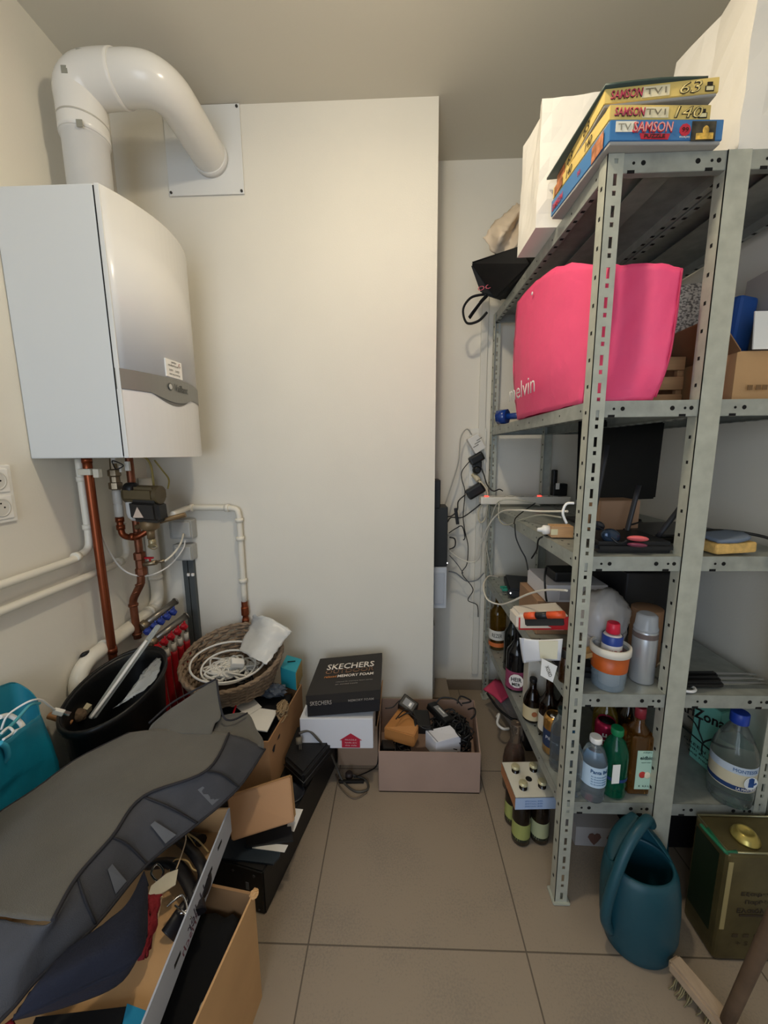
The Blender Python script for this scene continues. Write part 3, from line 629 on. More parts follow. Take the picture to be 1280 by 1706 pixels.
part('piping', MB().tube([(.640, .998, Z2 + .01), (.655, .984, 1.57), (.661, .984, 1.68), (.664, .984, 1.765)], .0022, 6), M('#c2355c', .5), pk)
text(pk, 'melvin', (.4275, 1.375, 1.562), (.02, -1, 0), (-.05, 0, 1), .055, WHITE, .25, bold=-.005)
part('eyelet', MB().ball((.452, 1.38, 1.868), .006, (.4, 1, 1), 2), WHITE, pk)
db = T('dumbbell', 'glossy blue dumbbell lying at the back left of second shelf', 'dumbbell', (.51, 1.83, Z2))
DBM = M('#123a86', .2, coat=.5)
part('handle', MB().cyl((.47, 1.80, Z2 + .036), (.57, 1.72, Z2 + .036), .014, 16), DBM, db)
for a, b2 in (((.463, 1.806, Z2 + .036), (.498, 1.778, Z2 + .036)), ((.545, 1.74, Z2 + .036), (.582, 1.712, Z2 + .036))): part('weight', MB().cyl(a, b2, .033, 8), DBM, db)
m = MB().ball((0.485,1.620,1.723), .022, (.8, .8, 1.2), 2, jit=.25); solo('foil_ornament', m, M('#c9c2b5', .25, .9), 'crinkled silver foil piece just behind the pink bag', 'ornament')
cr = T('wooden_crate', 'light wooden slatted crate between the pink bag and rack post', 'crate', (.72, 1.25, Z2))
WOOD = M('#b48f64', .6, var=.2, vscale=6, stretch=(1, 8, 8))
for z in (.020, .068, .122): part('slat', MB().box((.735, 1.16, Z2 + z), (.16, .010, .036), bev=.002), WOOD, cr)
for x in (.665, .81): part('corner_post', MB().box((x, 1.172, Z2 + .072), (.016, .016, .14), bev=.002), WOOD, cr)
for y in (1.19, 1.40): part('side_slat', MB().box((.82, y + .08, Z2 + .10), (.01, .2, .05), bev=.002), WOOD, cr)
part('floor_panel', MB().box((.735, 1.33, Z2 + .006), (.16, .32, .006)), WOOD, cr)
NP = bpy.data.materials.new('newsprint'); NP.use_nodes = True; nt = NP.node_tree; b = nt.nodes['Principled BSDF']
tc = nt.nodes.new('ShaderNodeTexCoord'); mp = nt.nodes.new('ShaderNodeMapping'); mp.inputs['Scale'].default_value = (40, 40, 60)
vn = nt.nodes.new('ShaderNodeTexNoise'); vn.inputs['Scale'].default_value = 3; vn.inputs['Detail'].default_value = 6; rr_ = nt.nodes.new('ShaderNodeValToRGB')
rr_.color_ramp.elements[0].position = .42; rr_.color_ramp.elements[1].position = .55; rr_.color_ramp.elements[0].color = hexc('#6f6a66'); rr_.color_ramp.elements[1].color = hexc('#cfc9bf')
nt.links.new(tc.outputs['Object'], mp.inputs[0]); nt.links.new(mp.outputs[0], vn.inputs['Vector']); nt.links.new(vn.outputs[0], rr_.inputs[0]); nt.links.new(rr_.outputs[0], b.inputs['Base Color']); b.inputs['Roughness'].default_value = .85
m = MB().box((.80, 1.34, Z2 + .25), (.23, .28, .19), bev=.01, rot=(.0, -.10, .0))
m.bm.transform(Matrix.Identity(4)); solo('newspaper_parcel', m, NP, 'parcel wrapped in newspaper lying on the wooden crate', 'parcel')
part_box, _ = carton('cardboard_box', 'brown cardboard box with printed care symbols on the right of second shelf', .835, 1.034, 1.012, 1.30, Z2 + .001, Z2 + .118, KRAFT2)
part('flap', MB().hexa([(.833, 1.0, Z2 + .119), (.835, 1.30, Z2 + .119), (.775, 1.30, Z2 + .20), (.77, 1.0, Z2 + .20)], (0, 0, -.004)), M('#8a6846', .85), part_box)
part('flap', MB().hexa([(.86, .999, Z2 + .119), (1.055, .999, Z2 + .119), (1.055, 1.03, Z2 + .215), (.88, 1.03, Z2 + .215)], (0, .003, 0)), PAPER, part_box, 'torn white label on flap')
part('torn_patch', MB().hexa([(.925, .9985, Z2 + .132), (1.0, .999, Z2 + .128), (1.05, 1.01, Z2 + .16), (1.05, 1.024, Z2 + .195), (.935, 1.022, Z2 + .195), (.945, 1.01, Z2 + .17)], (0, .001, 0)), KRAFT2, part_box)
m = MB()
for xx in (.865, .885, .90): m.box((xx, .9992, Z2 + .03), (.012, .001, .012))
m.lathe([(.008, 0), (.008, .001)], 12, (.925, .9995, Z2 + .03), (0, -1, 0)); part('print_mark', m, M('#7a5c3b', .8), part_box)
m = MB().box((.915, 1.13, Z2 + .17), (.060, .05, .22), bev=.01, rot=(0, .1, .2)); solo('blue_pouch', m, M('#1a4a8f', .5), 'deep blue pouch sticking out of the cardboard box', 'pouch')
m = MB().box((1.000, 1.13, Z2 + .19), (.075, .10, .30), bev=.003, rot=(0, .06, -.1)); gb = solo('upright_carton', m, M('#a8a39d', .7), 'grey-white upright carton printed with black letters behind the box', 'carton')
text(gb, 'ENTRE', (.990, 1.074, Z2 + .24), (0, 0, 1), (-1, .1, 0), .016, INKK, .06)

# ------------------------------------------------ third shelf
ps = T('power_strip', 'white multi-socket power strip with two red switches along shelf back', 'power strip', (.62, 1.90, Z3))
part('housing', MB().box((.635, 1.915, Z3 + .030), (.44, .052, .038), bev=.008), M('#e3ded2', .35), ps)
for k in range(7):
    xx = .475 + .046 * k + (.03 if k > 4 else 0)
    part('socket', MB().lathe([(.019, 0), (.019, .002), (.016, .002), (.014, -.001), (0, -.002)], 20, (xx, 1.912, Z3 + .050)), M('#cfcabf', .4), ps)
for xx in (.445, .705): part('switch', MB().box((xx, 1.905, Z3 + .051), (.018, .012, .007), bev=.002), M('#ff3b30', .3, emit=3), ps, 'glowing red switch')
pa = T('power_adapter', 'black plug adapter standing in the white power strip', 'adapter', (.80, 1.91, Z3 + .05), 'power adapters')
part('block', MB().box((.80, 1.91, Z3 + .082), (.07, .04, .06), bev=.006).box((.775, 1.91, Z3 + .14), (.022, .03, .08), bev=.006), BLACK, pa); part('label', MB().box((.785, 1.889, Z3 + .10), (.018, .001, .03)), WHITE, pa)
mo = T('monitor', 'large black flat screen standing on the third shelf', 'monitor', (.79, 1.42, Z3))
part('screen', MB().hexa([(.640, 1.40, 1.46), (.985, 1.47, 1.455), (.965, 1.45, 1.17), (.640, 1.38, 1.17)], (.02, .035, 0), .006), M('#0c0c0d', .3), mo)
part('stand', MB().box((.78, 1.46, 1.14), (.08, .03, .12), bev=.004).box((.78, 1.44, Z3 + .008), (.22, .16, .014), bev=.004), BLACK, mo)
m = MB().hexa([(.637, 1.205, 1.195), (.765, 1.215, 1.195), (.760, 1.30, 1.195), (.635, 1.29, 1.195)], (0, 0, -.112), .002); solo('small_carton', m, KRAFTD, 'small plain brown carton in front of the black monitor', 'box')
ro = T('wifi_router', 'black router with raised antennas at the front of third shelf', 'router', (.64, 1.10, Z3))
part('housing', MB().hexa([(.525, 1.00, Z3 + .032), (.735, 1.00, Z3 + .030), (.715, 1.14, Z3 + .040), (.545, 1.14, Z3 + .040)], (0, 0, -.030), .010), M('#17181a', .5), ro)
for a, b2 in (((0.668,1.120,1.081), (0.708,1.140,1.250)), ((0.549,1.080,1.134), (0.597,1.120,1.365)), ((0.730,1.080,1.099), (0.770,1.040,1.213))):
    part('antenna', MB().tube([a, V(a).lerp(V(b2), .5), b2], .007, 10, flat=.6, sub=2), M('#26262a', .45), ro)
pc = T('makeup_sponge', 'coral pink rounded sponge in a clear case at the router', 'sponge', (.63, .99, Z3 + .035))
part('sponge', MB().ball((0.631,1.000,1.122), .027, (1, .75, .28), 3, rot=(-.25, .12, .1)), M('#e0676a', .7, bump=.3), pc)
part('case', MB().ball((0.631,1.000,1.105), .025, (1, .75, .25), 3, rot=(-.25, .12, .1)), M('#9a4a62', .3, alpha=.7), pc)
gl = T('sunglasses', 'dark wraparound sunglasses lying on the black router', 'sunglasses', (.57, 1.02, Z3 + .035))
part('lens', MB().ball((0.572,1.020,1.125), .026, (1, .5, .75), 3, rot=(0, .3, 0)), M('#2b3a4d', .1, .4), gl)
part('lens', MB().ball((0.553,1.050,1.147), .018, (1, .5, .7), 3, rot=(0, .3, 0)), M('#2b2f38', .1, .4), gl)
part('temple', MB().tube([(0.537,1.060,1.168), (0.539,1.040,1.152), (0.556,1.020,1.138), (0.581,1.000,1.110), (0.604,1.000,1.118)], .0025, 6), M('#15161a', .3), gl)
nb = T('usb_block', 'small wooden block with a white nozzle lying on the shelf edge', 'block', (.49, 1.22, Z3))
part('block', MB().box((.515, 1.20, Z3 + .022), (.065, .045, .036), bev=.002, rot=(0, 0, -.1)), M('#bd946a', .6, var=.2, vscale=10, stretch=(1, 6, 6)), nb)
part('nozzle', MB().lathe([(.015, 0), (.015, .018), (.008, .022), (.006, .034), (.003, .036)], 14, (.482, 1.205, Z3 + .024), (-1, .1, 0)), WHITE, nb)
part('tab', MB().box((.492, 1.18, Z3 + .022), (.028, .002, .018)), M('#d8cfa9', .5), nb)
sp = T('dish_sponge', 'yellow dish sponge with blue-grey cloth on top near the shelf front', 'sponge', (.87, 1.0, Z3))
part('sponge', MB().box((.868, 1.015, Z3 + .020), (.105, .07, .028), bev=.006, rot=(0, -.05, .05)), M('#dcb268', .9, bump=1, scale=260, var=.2, vscale=60), sp)
part('cloth', MB().sheet([[(.825, .985, Z3 + .040), (.865, .975, Z3 + .044), (.905, .985, Z3 + .050)], [(.82, 1.02, Z3 + .044), (.865, 1.02, Z3 + .048), (.915, 1.02, Z3 + .054)], [(.82, 1.06, Z3 + .042), (.865, 1.06, Z3 + .050), (.91, 1.06, Z3 + .052)]], .008, 4, jit=.001), M('#6b7788', .95, bump=.5), sp)
lp = T('laptop', 'closed black laptop behind the yellow sponge', 'laptop', (.87, 1.2, Z3))
part('base', MB().box((.85, 1.22, Z3 + .010), (.27, .20, .016), bev=.004, rot=(0, 0, .06)), BLACK, lp); part('lid', MB().box((.85, 1.22, Z3 + .023), (.27, .20, .008), bev=.003, rot=(0, 0, .06)), M('#2b2b2e', .35), lp)
m = MB().tube([(.80, 1.07, Z3 + .035), (.88, 1.09, Z3 + .045), (.95, 1.05, Z3 + .045), (.99, 1.0, Z3 + .03), (1.0, .965, Z3 - .02)], .004, 8); solo('tag_cable', m, BLACK, 'black cable running over the shelf edge right of the sponge', 'cable')
m = MB().box((.968, .962, Z3 - .012), (.030, .002, .045), rot=(0, .2, 0)); solo('paper_tag', m, PAPER, 'small white paper tag hanging over the third shelf edge', 'tag')
m = tangle(MB(), (.72, 1.28, Z3 + .03), (.10, .10, .022), 5, .003, 5, 11); solo('cable_tangle', m, BLACK, 'tangle of thin black cables around the small brown carton', 'cables', kind='stuff')
m = tangle(MB(), (.555, 1.12, Z3 + .02), (.04, .05, .015), 4, .0028, 4, 12); solo('cable_tangle', m, BLACK, 'black cables with plugs beside the small wooden block', 'cables', kind='stuff')

# ------------------------------------------------ fourth shelf
m = MB().hexa([(.50, 1.66, Z4 + .050), (.70, 1.60, Z4 + .050), (.73, 1.80, Z4 + .055), (.53, 1.85, Z4 + .055)], (0, 0, -.04), .008)
r4 = T('network_router', 'black flat router with green cable plugs on the fourth shelf', 'router', (.61, 1.72, Z4)); part('housing', m, M('#1a1c20', .45), r4)
m = MB(); part('plug', MB().box((.497, 1.70, Z4 + .03), (.03, .012, .012), bev=.002), M('#2f8f78', .5), r4); part('plug', MB().box((.497, 1.73, Z4 + .03), (.03, .012, .012), bev=.002), M('#2f8f78', .5), r4); part('status_light', MB().ball((.508, 1.655, Z4 + .03), .003, sub=2), M('#ffffff', .5, emit=4), r4)
m = MB().box((.62, 1.42, Z4 + .065), (.235, .20, .128), bev=.002); solo('shipping_box', m, KRAFTD, 'brown shipping box under the white carton on the fourth shelf', 'box')
wb = T('product_carton', 'white product carton lying on the brown shipping box', 'box', (.61, 1.36, Z4 + .13)); part('carton', MB().box((.63, 1.40, Z4 + .163), (.21, .20, .062), bev=.002), M('#cfcdd0', .6), wb)
part('label', MB().box((.605, 1.2995, Z4 + .160), (.07, .0012, .040)), M('#aaa7aa', .6), wb); text(wb, 'BOSCH', (.575, 1.2985, Z4 + .176), (1, 0, 0), (0, 0, 1), .007, INKK, .026)
ch = T('charger', 'black charger with thin cables on top of the white product carton', 'charger', (.60, 1.38, Z4 + .195)); part('block', MB().box((.625, 1.37, Z4 + .215), (.13, .09, .038), bev=.008), BLACK, ch); part('cable', MB().tube([(.53, 1.33, Z4 + .25), (.515, 1.30, Z4 + .22), (.518, 1.29, Z4 + .16), (.522, 1.288, Z4 + .14)], .0035, 6), BLACK, ch)
rb = T('tool_bag', 'white and red printed plastic sack with an orange tool on it', 'sack', (.56, 1.22, Z4))
q = [V((0.386,1.270,0.825)), V((0.544,1.250,0.847)), V((0.522,1.120,0.861)), V((0.390,1.190,0.826))]
part('sack', MB().hexa(q, (.0, -.006, -.055), .010, 3), M('#d7cec2', .5, bump=.5, scale=20), rb)
dn = V((.0, -.004, -.05)); f0, f1 = q[3] + V((.005, -.003, -.010)), q[2] + V((0, -.003, -.010)); part('print_panel', MB().hexa([f0, f1, f1 + dn * .8, f0 + dn * .8], (0, .002, 0)), M('#b5141c', .5), rb)
tl = T('multitool', 'orange and black pocket tool resting at the printed sack', 'tool', tuple(V((0.437,1.100,0.854))))
a, b2 = V((0.398,1.140,0.844)), V((0.481,1.060,0.884))
part('grip', MB().tube([a, a.lerp(b2, .3)], .011, 10, sub=1), M('#e2572a', .4), tl); part('grip', MB().tube([a.lerp(b2, .6), b2], .011, 10, sub=1), M('#e2572a', .4), tl)
part('hinge', MB().tube([a.lerp(b2, .3), a.lerp(b2, .6)], .010, 10, sub=1).hexa([a + V((0, 0, -.008)), b2 + V((0, 0, -.008)), b2 + V((0, -.012, -.03)), a + V((0, -.012, -.03))], (0, .01, 0), .003), M('#222326', .4), tl)
m = MB().hexa([(.478, 1.05, Z4 + .035), (.60, 1.03, Z4 + .035), (.60, 1.10, Z4 + .035), (.478, 1.13, Z4 + .035)], (0, 0, -.034), .012); solo('black_case', m, M('#131316', .4), 'small black case with chrome buckle beneath the orange tool', 'case')
zb_ = T('zip_bag', 'clear zip-lock bag with a paper label draped over the shelf edge', 'bag', (.46, 1.05, Z4))
part('film', MB().sheet([[(0.367,1.090,0.797), (0.408,1.060,0.806), (0.473,1.040,0.820)], [(0.373,1.090,0.759), (0.411,1.050,0.777), (0.467,1.030,0.789)], [(0.382,1.090,0.716), (0.413,1.050,0.745), (0.466,1.030,0.759)]], .0015, 4), M('#d9dadd', .35), zb_)
part('label', MB().hexa([(0.407,1.045,0.810), (0.453,1.025,0.820), (0.452,1.022,0.767), (0.412,1.040,0.760)], (0, -.0015, 0)), M('#d6d0b6', .6), zb_); part('zip_strip', MB().hexa([(0.369,1.085,0.798), (0.380,1.080,0.801), (0.391,1.080,0.724), (0.382,1.085,0.719)], (0, -.002, 0)), M('#c6c9d0', .3), zb_)
bs = bottle('tincture_bottle', 'small brown bottle with black cap and white hanging tag at the rack post', .483, 1.035, Z4 + .001, [(.016, 0), (.017, .003), (.017, .055), (.012, .068), (.010, .075)], glass('#6b4420'), (.0125, .073, .098), BLACK)
part('tag', MB().hexa([(0.405,1.010,0.776), (0.447,1.005,0.755), (0.437,1.005,0.706), (0.404,1.010,0.724)], (0, .001, 0)), WHITE, bs); text(bs, 'XOXO', V((0.423,1.005,0.741)) + V((0, -.002, 0)), (.4, 0, -1), (1, 0, .4), .010, INKK, .034)
solo('lighter', MB().cyl((.507, 1.003, Z4 + .001), (.507, 1.003, Z4 + .062), .0145, 20).cyl((.507, 1.003, Z4 + .063), (.507, 1.003, Z4 + .100), .0135, 20), M('#15161c', .35), 'black cylindrical stick with a cap standing at the shelf front', 'tube')
solo('small_tube', MB().lathe([(.012, 0), (.012, .02), (.009, .024)], 16, (.497, 1.04, Z4 + .045)).cyl((.497, 1.04, Z4 + .001), (.497, 1.04, Z4 + .045), .008, 10), M('#d0464a', .4), 'small red capped tube behind the black stick', 'tube')
pt = T('paint_pot', 'clear plastic pot with orange paint band and white rim', 'pot', (.597, 1.02, Z4))
part('pot', MB().lathe([(.040, 0), (.042, .003), (.048, .115), (.046, .115), (.040, .006), (0, .006)], 32, (.597, 1.02, Z4 + .001)), M('#9fb0bb', .2, alpha=.45), pt); part('paint', MB().lathe([(.0455, .055), (.0485, .105), (.0470, .105), (.044, .055)], 32, (.597, 1.02, Z4 + .001), cap=False), M('#b8551c', .4), pt); part('rim', MB().lathe([(.049, .100), (.0515, .102), (.0515, .122), (.046, .123), (.046, .104)], 32, (.597, 1.02, Z4 + .001), cap=False), M('#d9d3c6', .4), pt)
wd = T('spray_can', 'small blue and white oil spray can with red cap inside paint pot', 'spray can', (.600, 1.02, Z4 + .01))
part('can', MB().lathe([(.024, 0), (.026, .003), (.026, .14), (.020, .148)], 28, (.600, 1.02, Z4 + .008)), M('#d8d3d0', .35), wd); part('band', MB().lathe([(.0263, .120), (.0263, .142), (.0245, .145)], 28, (.600, 1.02, Z4 + .008), cap=False), M('#27408c', .35), wd); part('cap', MB().lathe([(.016, .150), (.018, .152), (.016, .178), (.014, .180)], 20, (.600, 1.02, Z4 + .008)), M('#d0203c', .35), wd)
text(wd, 'WD-40', (.600, .9938, Z4 + .108), (1, 0, 0), (0, 0, 1), .017, M('#8f1e2c', .5), .036, curve=(V((.600, 1.02, 0)), .0264), bold=.02)
sc = T('aerosol_can', 'tall silver aerosol can with clear lid behind the paint pot', 'spray can', (.706, 1.045, Z4))
part('can', MB().lathe([(.029, 0), (.031, .003), (.031, .15), (.027, .16)], 32, (.706, 1.045, Z4 + .001)), M('#b9bbbd', .3, .5), sc); part('band', MB().lathe([(.0314, .135), (.0314, .15)], 32, (.706, 1.045, Z4 + .001), cap=False), M('#6d5f5a', .4), sc); part('lid', MB().lathe([(.031, .156), (.031, .162), (.028, .17), (.026, .198), (.020, .203)], 32, (.706, 1.045, Z4 + .001)), M('#c5c9cc', .15, alpha=.6), sc); part('valve', MB().lathe([(.010, .16), (.010, .178), (.006, .185)], 14, (.706, 1.045, Z4 + .001)), M('#3a3a3c', .4), sc)
m = MB().lathe([(.043, 0), (.043, .175), (.041, .177), (.0, .177)], 32, (.775, 1.15, Z4 + .001)); solo('cardboard_tube', m, M('#a07a5c', .8), 'wide cardboard tube standing behind the silver aerosol can', 'tube')
m = MB().sheet([[(0.552,1.100,0.817), (0.589,1.060,0.799), (0.660,1.080,0.808), (0.704,1.120,0.827)], [(0.551,1.120,0.865), (0.575,1.060,0.882), (0.645,1.080,0.883), (0.720,1.140,0.861)], [(0.578,1.160,0.903), (0.602,1.120,0.927), (0.660,1.140,0.929), (0.732,1.180,0.870)], [(0.616,1.220,0.895), (0.655,1.220,0.901), (0.703,1.220,0.901), (0.744,1.220,0.864)]], .0015, 6, jit=.003)
m.sheet([[(0.553,1.080,0.766), (0.595,1.050,0.775), (0.672,1.080,0.771)], [(0.552,1.100,0.817), (0.590,1.055,0.806), (0.704,1.120,0.827)]], .0015, 5, jit=.002); solo('plastic_bag', m, M('#c9c5c2', .3, alpha=.75), 'translucent white plastic bag slumped behind the paint pot', 'bag')
m = MB().hexa([(.49, 1.03, Z4 + .075), (.555, 1.02, Z4 + .098), (.575, 1.06, Z4 + .098), (.50, 1.07, Z4 + .075)], (0, 0, -.014)); solo('wood_stick', m, M('#a88450', .6), 'flat wooden stick leaning between red tube and paint pot', 'stick')
m = MB().box((.66, 1.50, Z4 + .19), (.17, .18, .05), bev=.004).box((.80, 1.50, Z4 + .21), (.12, .3, .16), bev=.004); 
solo('dark_case', MB().box((.86, 1.40, Z4 + .13), (.19, .30, .25), bev=.006), M('#18181b', .5), 'large black case at the back of the fourth shelf', 'case')
m = tangle(MB(), (.70, 1.25, Z4 + .10), (.09, .06, .05), 4, .004, 5, 4); solo('white_cords', m, M('#b9b2a6', .5), 'coil of grey-white cords behind the aerosol can', 'cables', kind='stuff')
solo('paper_stack', MB().box((.70, 1.27, Z4 + .02), (.16, .14, .04), bev=.002), M('#8d8679', .8), 'stack of grey papers under the coil of cords', 'papers')
kn = []
for i, (yy, xx0, xx1) in enumerate(((1.01, .775, 1.06), (1.032, .775, 1.065), (1.055, .78, 1.03))):
    t = T('knife', ['front knife with black handle and bright blade, lying on the shelf', 'middle knife with black handle and bright blade, lying on the shelf', 'rear knife with black handle and bright blade, lying on the shelf'][i], 'knife', ((xx0 + xx1) / 2, yy, Z4), 'black-handled knives')
    mid = .885 + .01 * i
    part('handle', MB().hexa([(xx0, yy - .008, Z4 + .018), (mid + .02, yy - .010, Z4 + .020), (mid + .02, yy + .010, Z4 + .020), (xx0, yy + .008, Z4 + .018)], (0, 0, -.016), .004), BLACK, t)
    part('blade', MB().hexa([(mid + .02, yy - .006, Z4 + .016), (1.036, yy - .003, Z4 + .016), (1.036, yy + .003, Z4 + .016), (mid + .02, yy + .006, Z4 + .016)], (0, 0, -.003)), CHROME, t)
solo('wooden_spoon', MB().tube([(.775, 1.11, Z4 + .006), (.83, 1.13, Z4 + .008), (.875, 1.15, Z4 + .010)], .005, 8).ball((.893, 1.157, Z4 + .014), .018, (1, .7, .5), 2), M('#b7aa90', .6), 'small pale wooden spoon on the right rack shelf', 'spoon')
solo('white_ring', MB().tube([(.80 + .022 * math.cos(a / 10 * 2 * PI), 1.0 + .018 * math.sin(a / 10 * 2 * PI), Z4 + .006) for a in range(10)], .004, 8, closed=True), WHITE, 'small white ring beside the knives', 'ring')

# ------------------------------------------------ fifth shelf
zz = Z5 + .001
o = bottle('syrup_bottle', 'amber bottle with white label and orange price strip at the back of lowest rack shelf', .512, 1.86, zz, wine(.042, .28, .016, .66), glass('#8a6a20'), (.017, .27, .29), BLACK, (.055, .105, .0423), M('#dcd9cf', .6), cat='bottle')
part('price_label', MB().lathe([(.0424, .018), (.0424, .040)], 28, (.512, 1.86, zz), cap=False), M('#d2713a', .6), o)
text(o, 'REZER', (.500, 1.8195, zz + .080), (1, -.3, 0), (0, 0, 1), .020, INKK, .05, curve=(V((.512, 1.86, 0)), .0425))
o = bottle('wine_bottle', 'large black wine bottle with pink and white label', .505, 1.52, zz, wine(.043, .288, .015, .55), M('#0d0d10', .12), (.0165, .25, .29), M('#101012', .4), (.01, .09, .0433), M('#8f3f5e', .6))
part('front_label', MB().lathe([(.030, 0), (.030, .0012)], 12, (.492, 1.475, zz + .055), (-.35, -1, 0), smooth=False), M('#e6e0dc', .6), o); text(o, 'HEIR', (.4915, 1.4735, zz + .062), (1, -.35, 0), (0, 0, 1), .018, INKK, .042, bold=.02); text(o, 'MER', (.4915, 1.4735, zz + .040), (1, -.35, 0), (0, 0, 1), .014, INKK, .034, bold=.02)
o = bottle('wine_bottle', 'dark wine bottle between the amber and the pink-labelled ones', .528, 1.66, zz, wine(.038, .288, .014, .6), M('#121512', .12), (.0155, .25, .29), M('#101012', .4))
wc = T('gift_carton', 'tall off-white carton behind the small brown bottle', 'box', (.545, 1.43, zz)); part('carton', MB().box((.548, 1.42, zz + .10), (.075, .09, .20), bev=.002, rot=(0, 0, -.15)), M('#c5c1b6', .7), wc); part('emblem', MB().lathe([(.011, 0), (.012, .0005)], 16, (.545, 1.42, zz + .2002)), M('#8b877c', .7), wc)
o = bottle('beer_bottle', 'small brown bottle with beige label and orange dot', .505, 1.325, zz, [(.030, 0), (.032, .004), (.032, .075), (.027, .095), (.013, .125), (.012, .155)], glass('#35200f'), (.0135, .15, .165), BLACK, (.010, .062, .0323), M('#cdbb93', .6))
part('dot', MB().lathe([(.010, 0), (.010, .0008)], 16, (.503, 1.2925, zz + .038), (-.05, -1, 0)), M('#a3613a', .6), o)
o = bottle('beer_bottle', 'brown bottle with white label between beige-labelled bottle and can', .535, 1.25, zz, wine(.033, .23, .013, .5), glass('#3d2415'), (.0145, .22, .235), M('#2a1a10', .4), (.020, .080, .0333), M('#cfcabd', .6)); text(o, 'OVAAL', (.525, 1.217, zz + .07), (1, -.1, 0), (0, 0, 1), .010, M('#2d3a30', .6), .034, curve=(V((.535, 1.25, 0)), .0335)); text(o, '8', (.522, 1.217, zz + .038), (1, -.1, 0), (0, 0, 1), .014, M('#2d3a30', .6), None, curve=(V((.535, 1.25, 0)), .0335))
o = bottle('beer_bottle', 'plain brown beer bottle behind the gold can', .575, 1.22, zz, wine(.032, .23, .013, .5), glass('#3d2415'), (.0145, .22, .235), M('#2a1a10', .4))
can = lambda r, h: [(r * .8, 0), (r, .006), (r, h - .014), (r * .8, h), (r * .76, h), (r * .74, h - .004), (0, h - .004)]
o = bottle('beer_can', 'gold and dark blue beer can beside the front rack post', .520, 1.165, zz, can(.033, .135), M('#b88a4a', .25, .8), lab=(.030, .090, .0332), labm=M('#1d3050', .4)); text(o, 'Pilgrim', (.505, 1.135, zz + .063), (1, -.4, 0), (0, 0, 1), .014, M('#cfd3da', .4), .046, curve=(V((.520, 1.165, 0)), .0334)); part('top', MB().lathe([(.0265, .1315), (.0, .1325)], 24, (.520, 1.165, zz)), CHROME, o)
pet = lambda r, h: [(r * .75, 0), (r * .95, .004), (r, .012), (r * .93, h * .16), (r, h * .2), (r * .93, h * .28), (r, h * .33), (r, h * .62), (r * .94, h * .7), (r * .7, h * .82), (.013, h * .9), (.013, h * .97)]
BOT = M('#cfdbe2', .08, trans=.92, ior=1.33)
o = bottle('water_bottle', 'clear plastic bottle with blue cap half hidden by the front post', .508, 1.012, zz, pet(.031, .19), BOT, (.0145, .178, .195), M('#2a6aa0', .4))
o = bottle('water_bottle', 'clear plastic bottle standing deeper behind the front rack post', .515, 1.10, zz, pet(.031, .20), BOT, (.0145, .188, .205), M('#2a3a3a', .4))
o = bottle('water_bottle', 'clear plastic bottle with white cap and light blue label at the front of the shelf', .566, .998, zz, pet(.034, .19), BOT, (.0165, .176, .192), WHITE, (.055, .118, .0345), M('#b8cfe2', .5))
text(o, 'Panta Bel', (.566, .9635, zz + .105), (1, 0, 0), (0, 0, 1), .011, M('#1c4c7d', .5), .048, curve=(V((.566, .998, 0)), .0347), bold=.02)
for k in range(4): text(o, 'eau de source naturelle', (.566, .9635, zz + .090 - .008 * k), (1, 0, 0), (0, 0, 1), .0045, M('#5c86ad', .5), .044, curve=(V((.566, .998, 0)), .0347))
o = bottle('soda_bottle', 'green plastic bottle with green cap beside the clear one', .633, 1.012, zz, pet(.034, .205), M('#1f8f6a', .1, trans=.8, ior=1.33), (.0165, .190, .210), M('#147a4b', .4), (.060, .070, .0345), M('#1e3b6b', .5)); part('paper_label', MB().box((.618, .9765, zz + .09), (.022, .001, .06), rot=(0, 0, .1)), PAPER, o)
o = bottle('energy_can', 'tall crimson drink can with white lettering behind green bottle', .652, 1.10, zz, can(.031, .168), M('#a81f45', .3, .5)); text(o, 'ROLLE', (.638, 1.072, zz + .10), (0, 0, 1), (-1, .4, 0), .022, M('#e6dbe0', .4), .08, bold=.02); part('top', MB().lathe([(.025, .1645), (0, .1655)], 24, (.652, 1.10, zz)), M('#2b2b2b', .4, .6), o)
vg = T('vinegar_bottle', 'square amber vinegar bottle with apple label beside the middle post', 'bottle', (.705, 1.03, zz))
m = MB().box((.705, 1.03, zz + .095), (.068, .062, .19), bev=.010, seg=3); m.lathe([(.030, .185), (.024, .20), (.013, .215), (.012, .24)], 20, (.705, 1.03, zz)); part('body', m, glass('#a8702a', .08), vg)
part('cap', MB().lathe([(.0145, .232), (.0145, .262), (.013, .264)], 18, (.705, 1.03, zz)), M('#8c2b35', .4), vg); SUB[vg.name] = part('label', MB().box((.711, .9982, zz + .085), (.048, .001, .125)), M('#b3d3c0', .6), vg)
text(vg, 'eidbio', (.713, .9975, zz + .125), (1, 0, 0), (0, 0, 1), .011, M('#27403a', .6), .036, bold=.02); text(vg, 'AZIJN', (.713, .9975, zz + .142), (1, 0, 0), (0, 0, 1), .005, M('#5b7b6c', .6), .024); text(vg, 'appel cider', (.713, .9975, zz + .110), (1, 0, 0), (0, 0, 1), .004, M('#5b7b6c', .6), .026); text(vg, 'E  0,5 L', (.713, .9975, zz + .033), (1, 0, 0), (0, 0, 1), .006, M('#27403a', .6), .03)
part('apple_half', MB().ball((.706, .9975, zz + .070), .010, (1, .1, 1.1), 2), M('#c23a34', .6), vg); part('apple_half', MB().ball((.720, .9972, zz + .069), .010, (1, .1, 1.1), 2), M('#e8dfc4', .6), vg)
o = bottle('oil_bottle', 'yellow oil bottle standing behind the square vinegar bottle', .678, 1.15, zz, wine(.038, .25, .014, .6), glass('#b59a35'), (.0155, .24, .258), M('#7b6a25', .4))
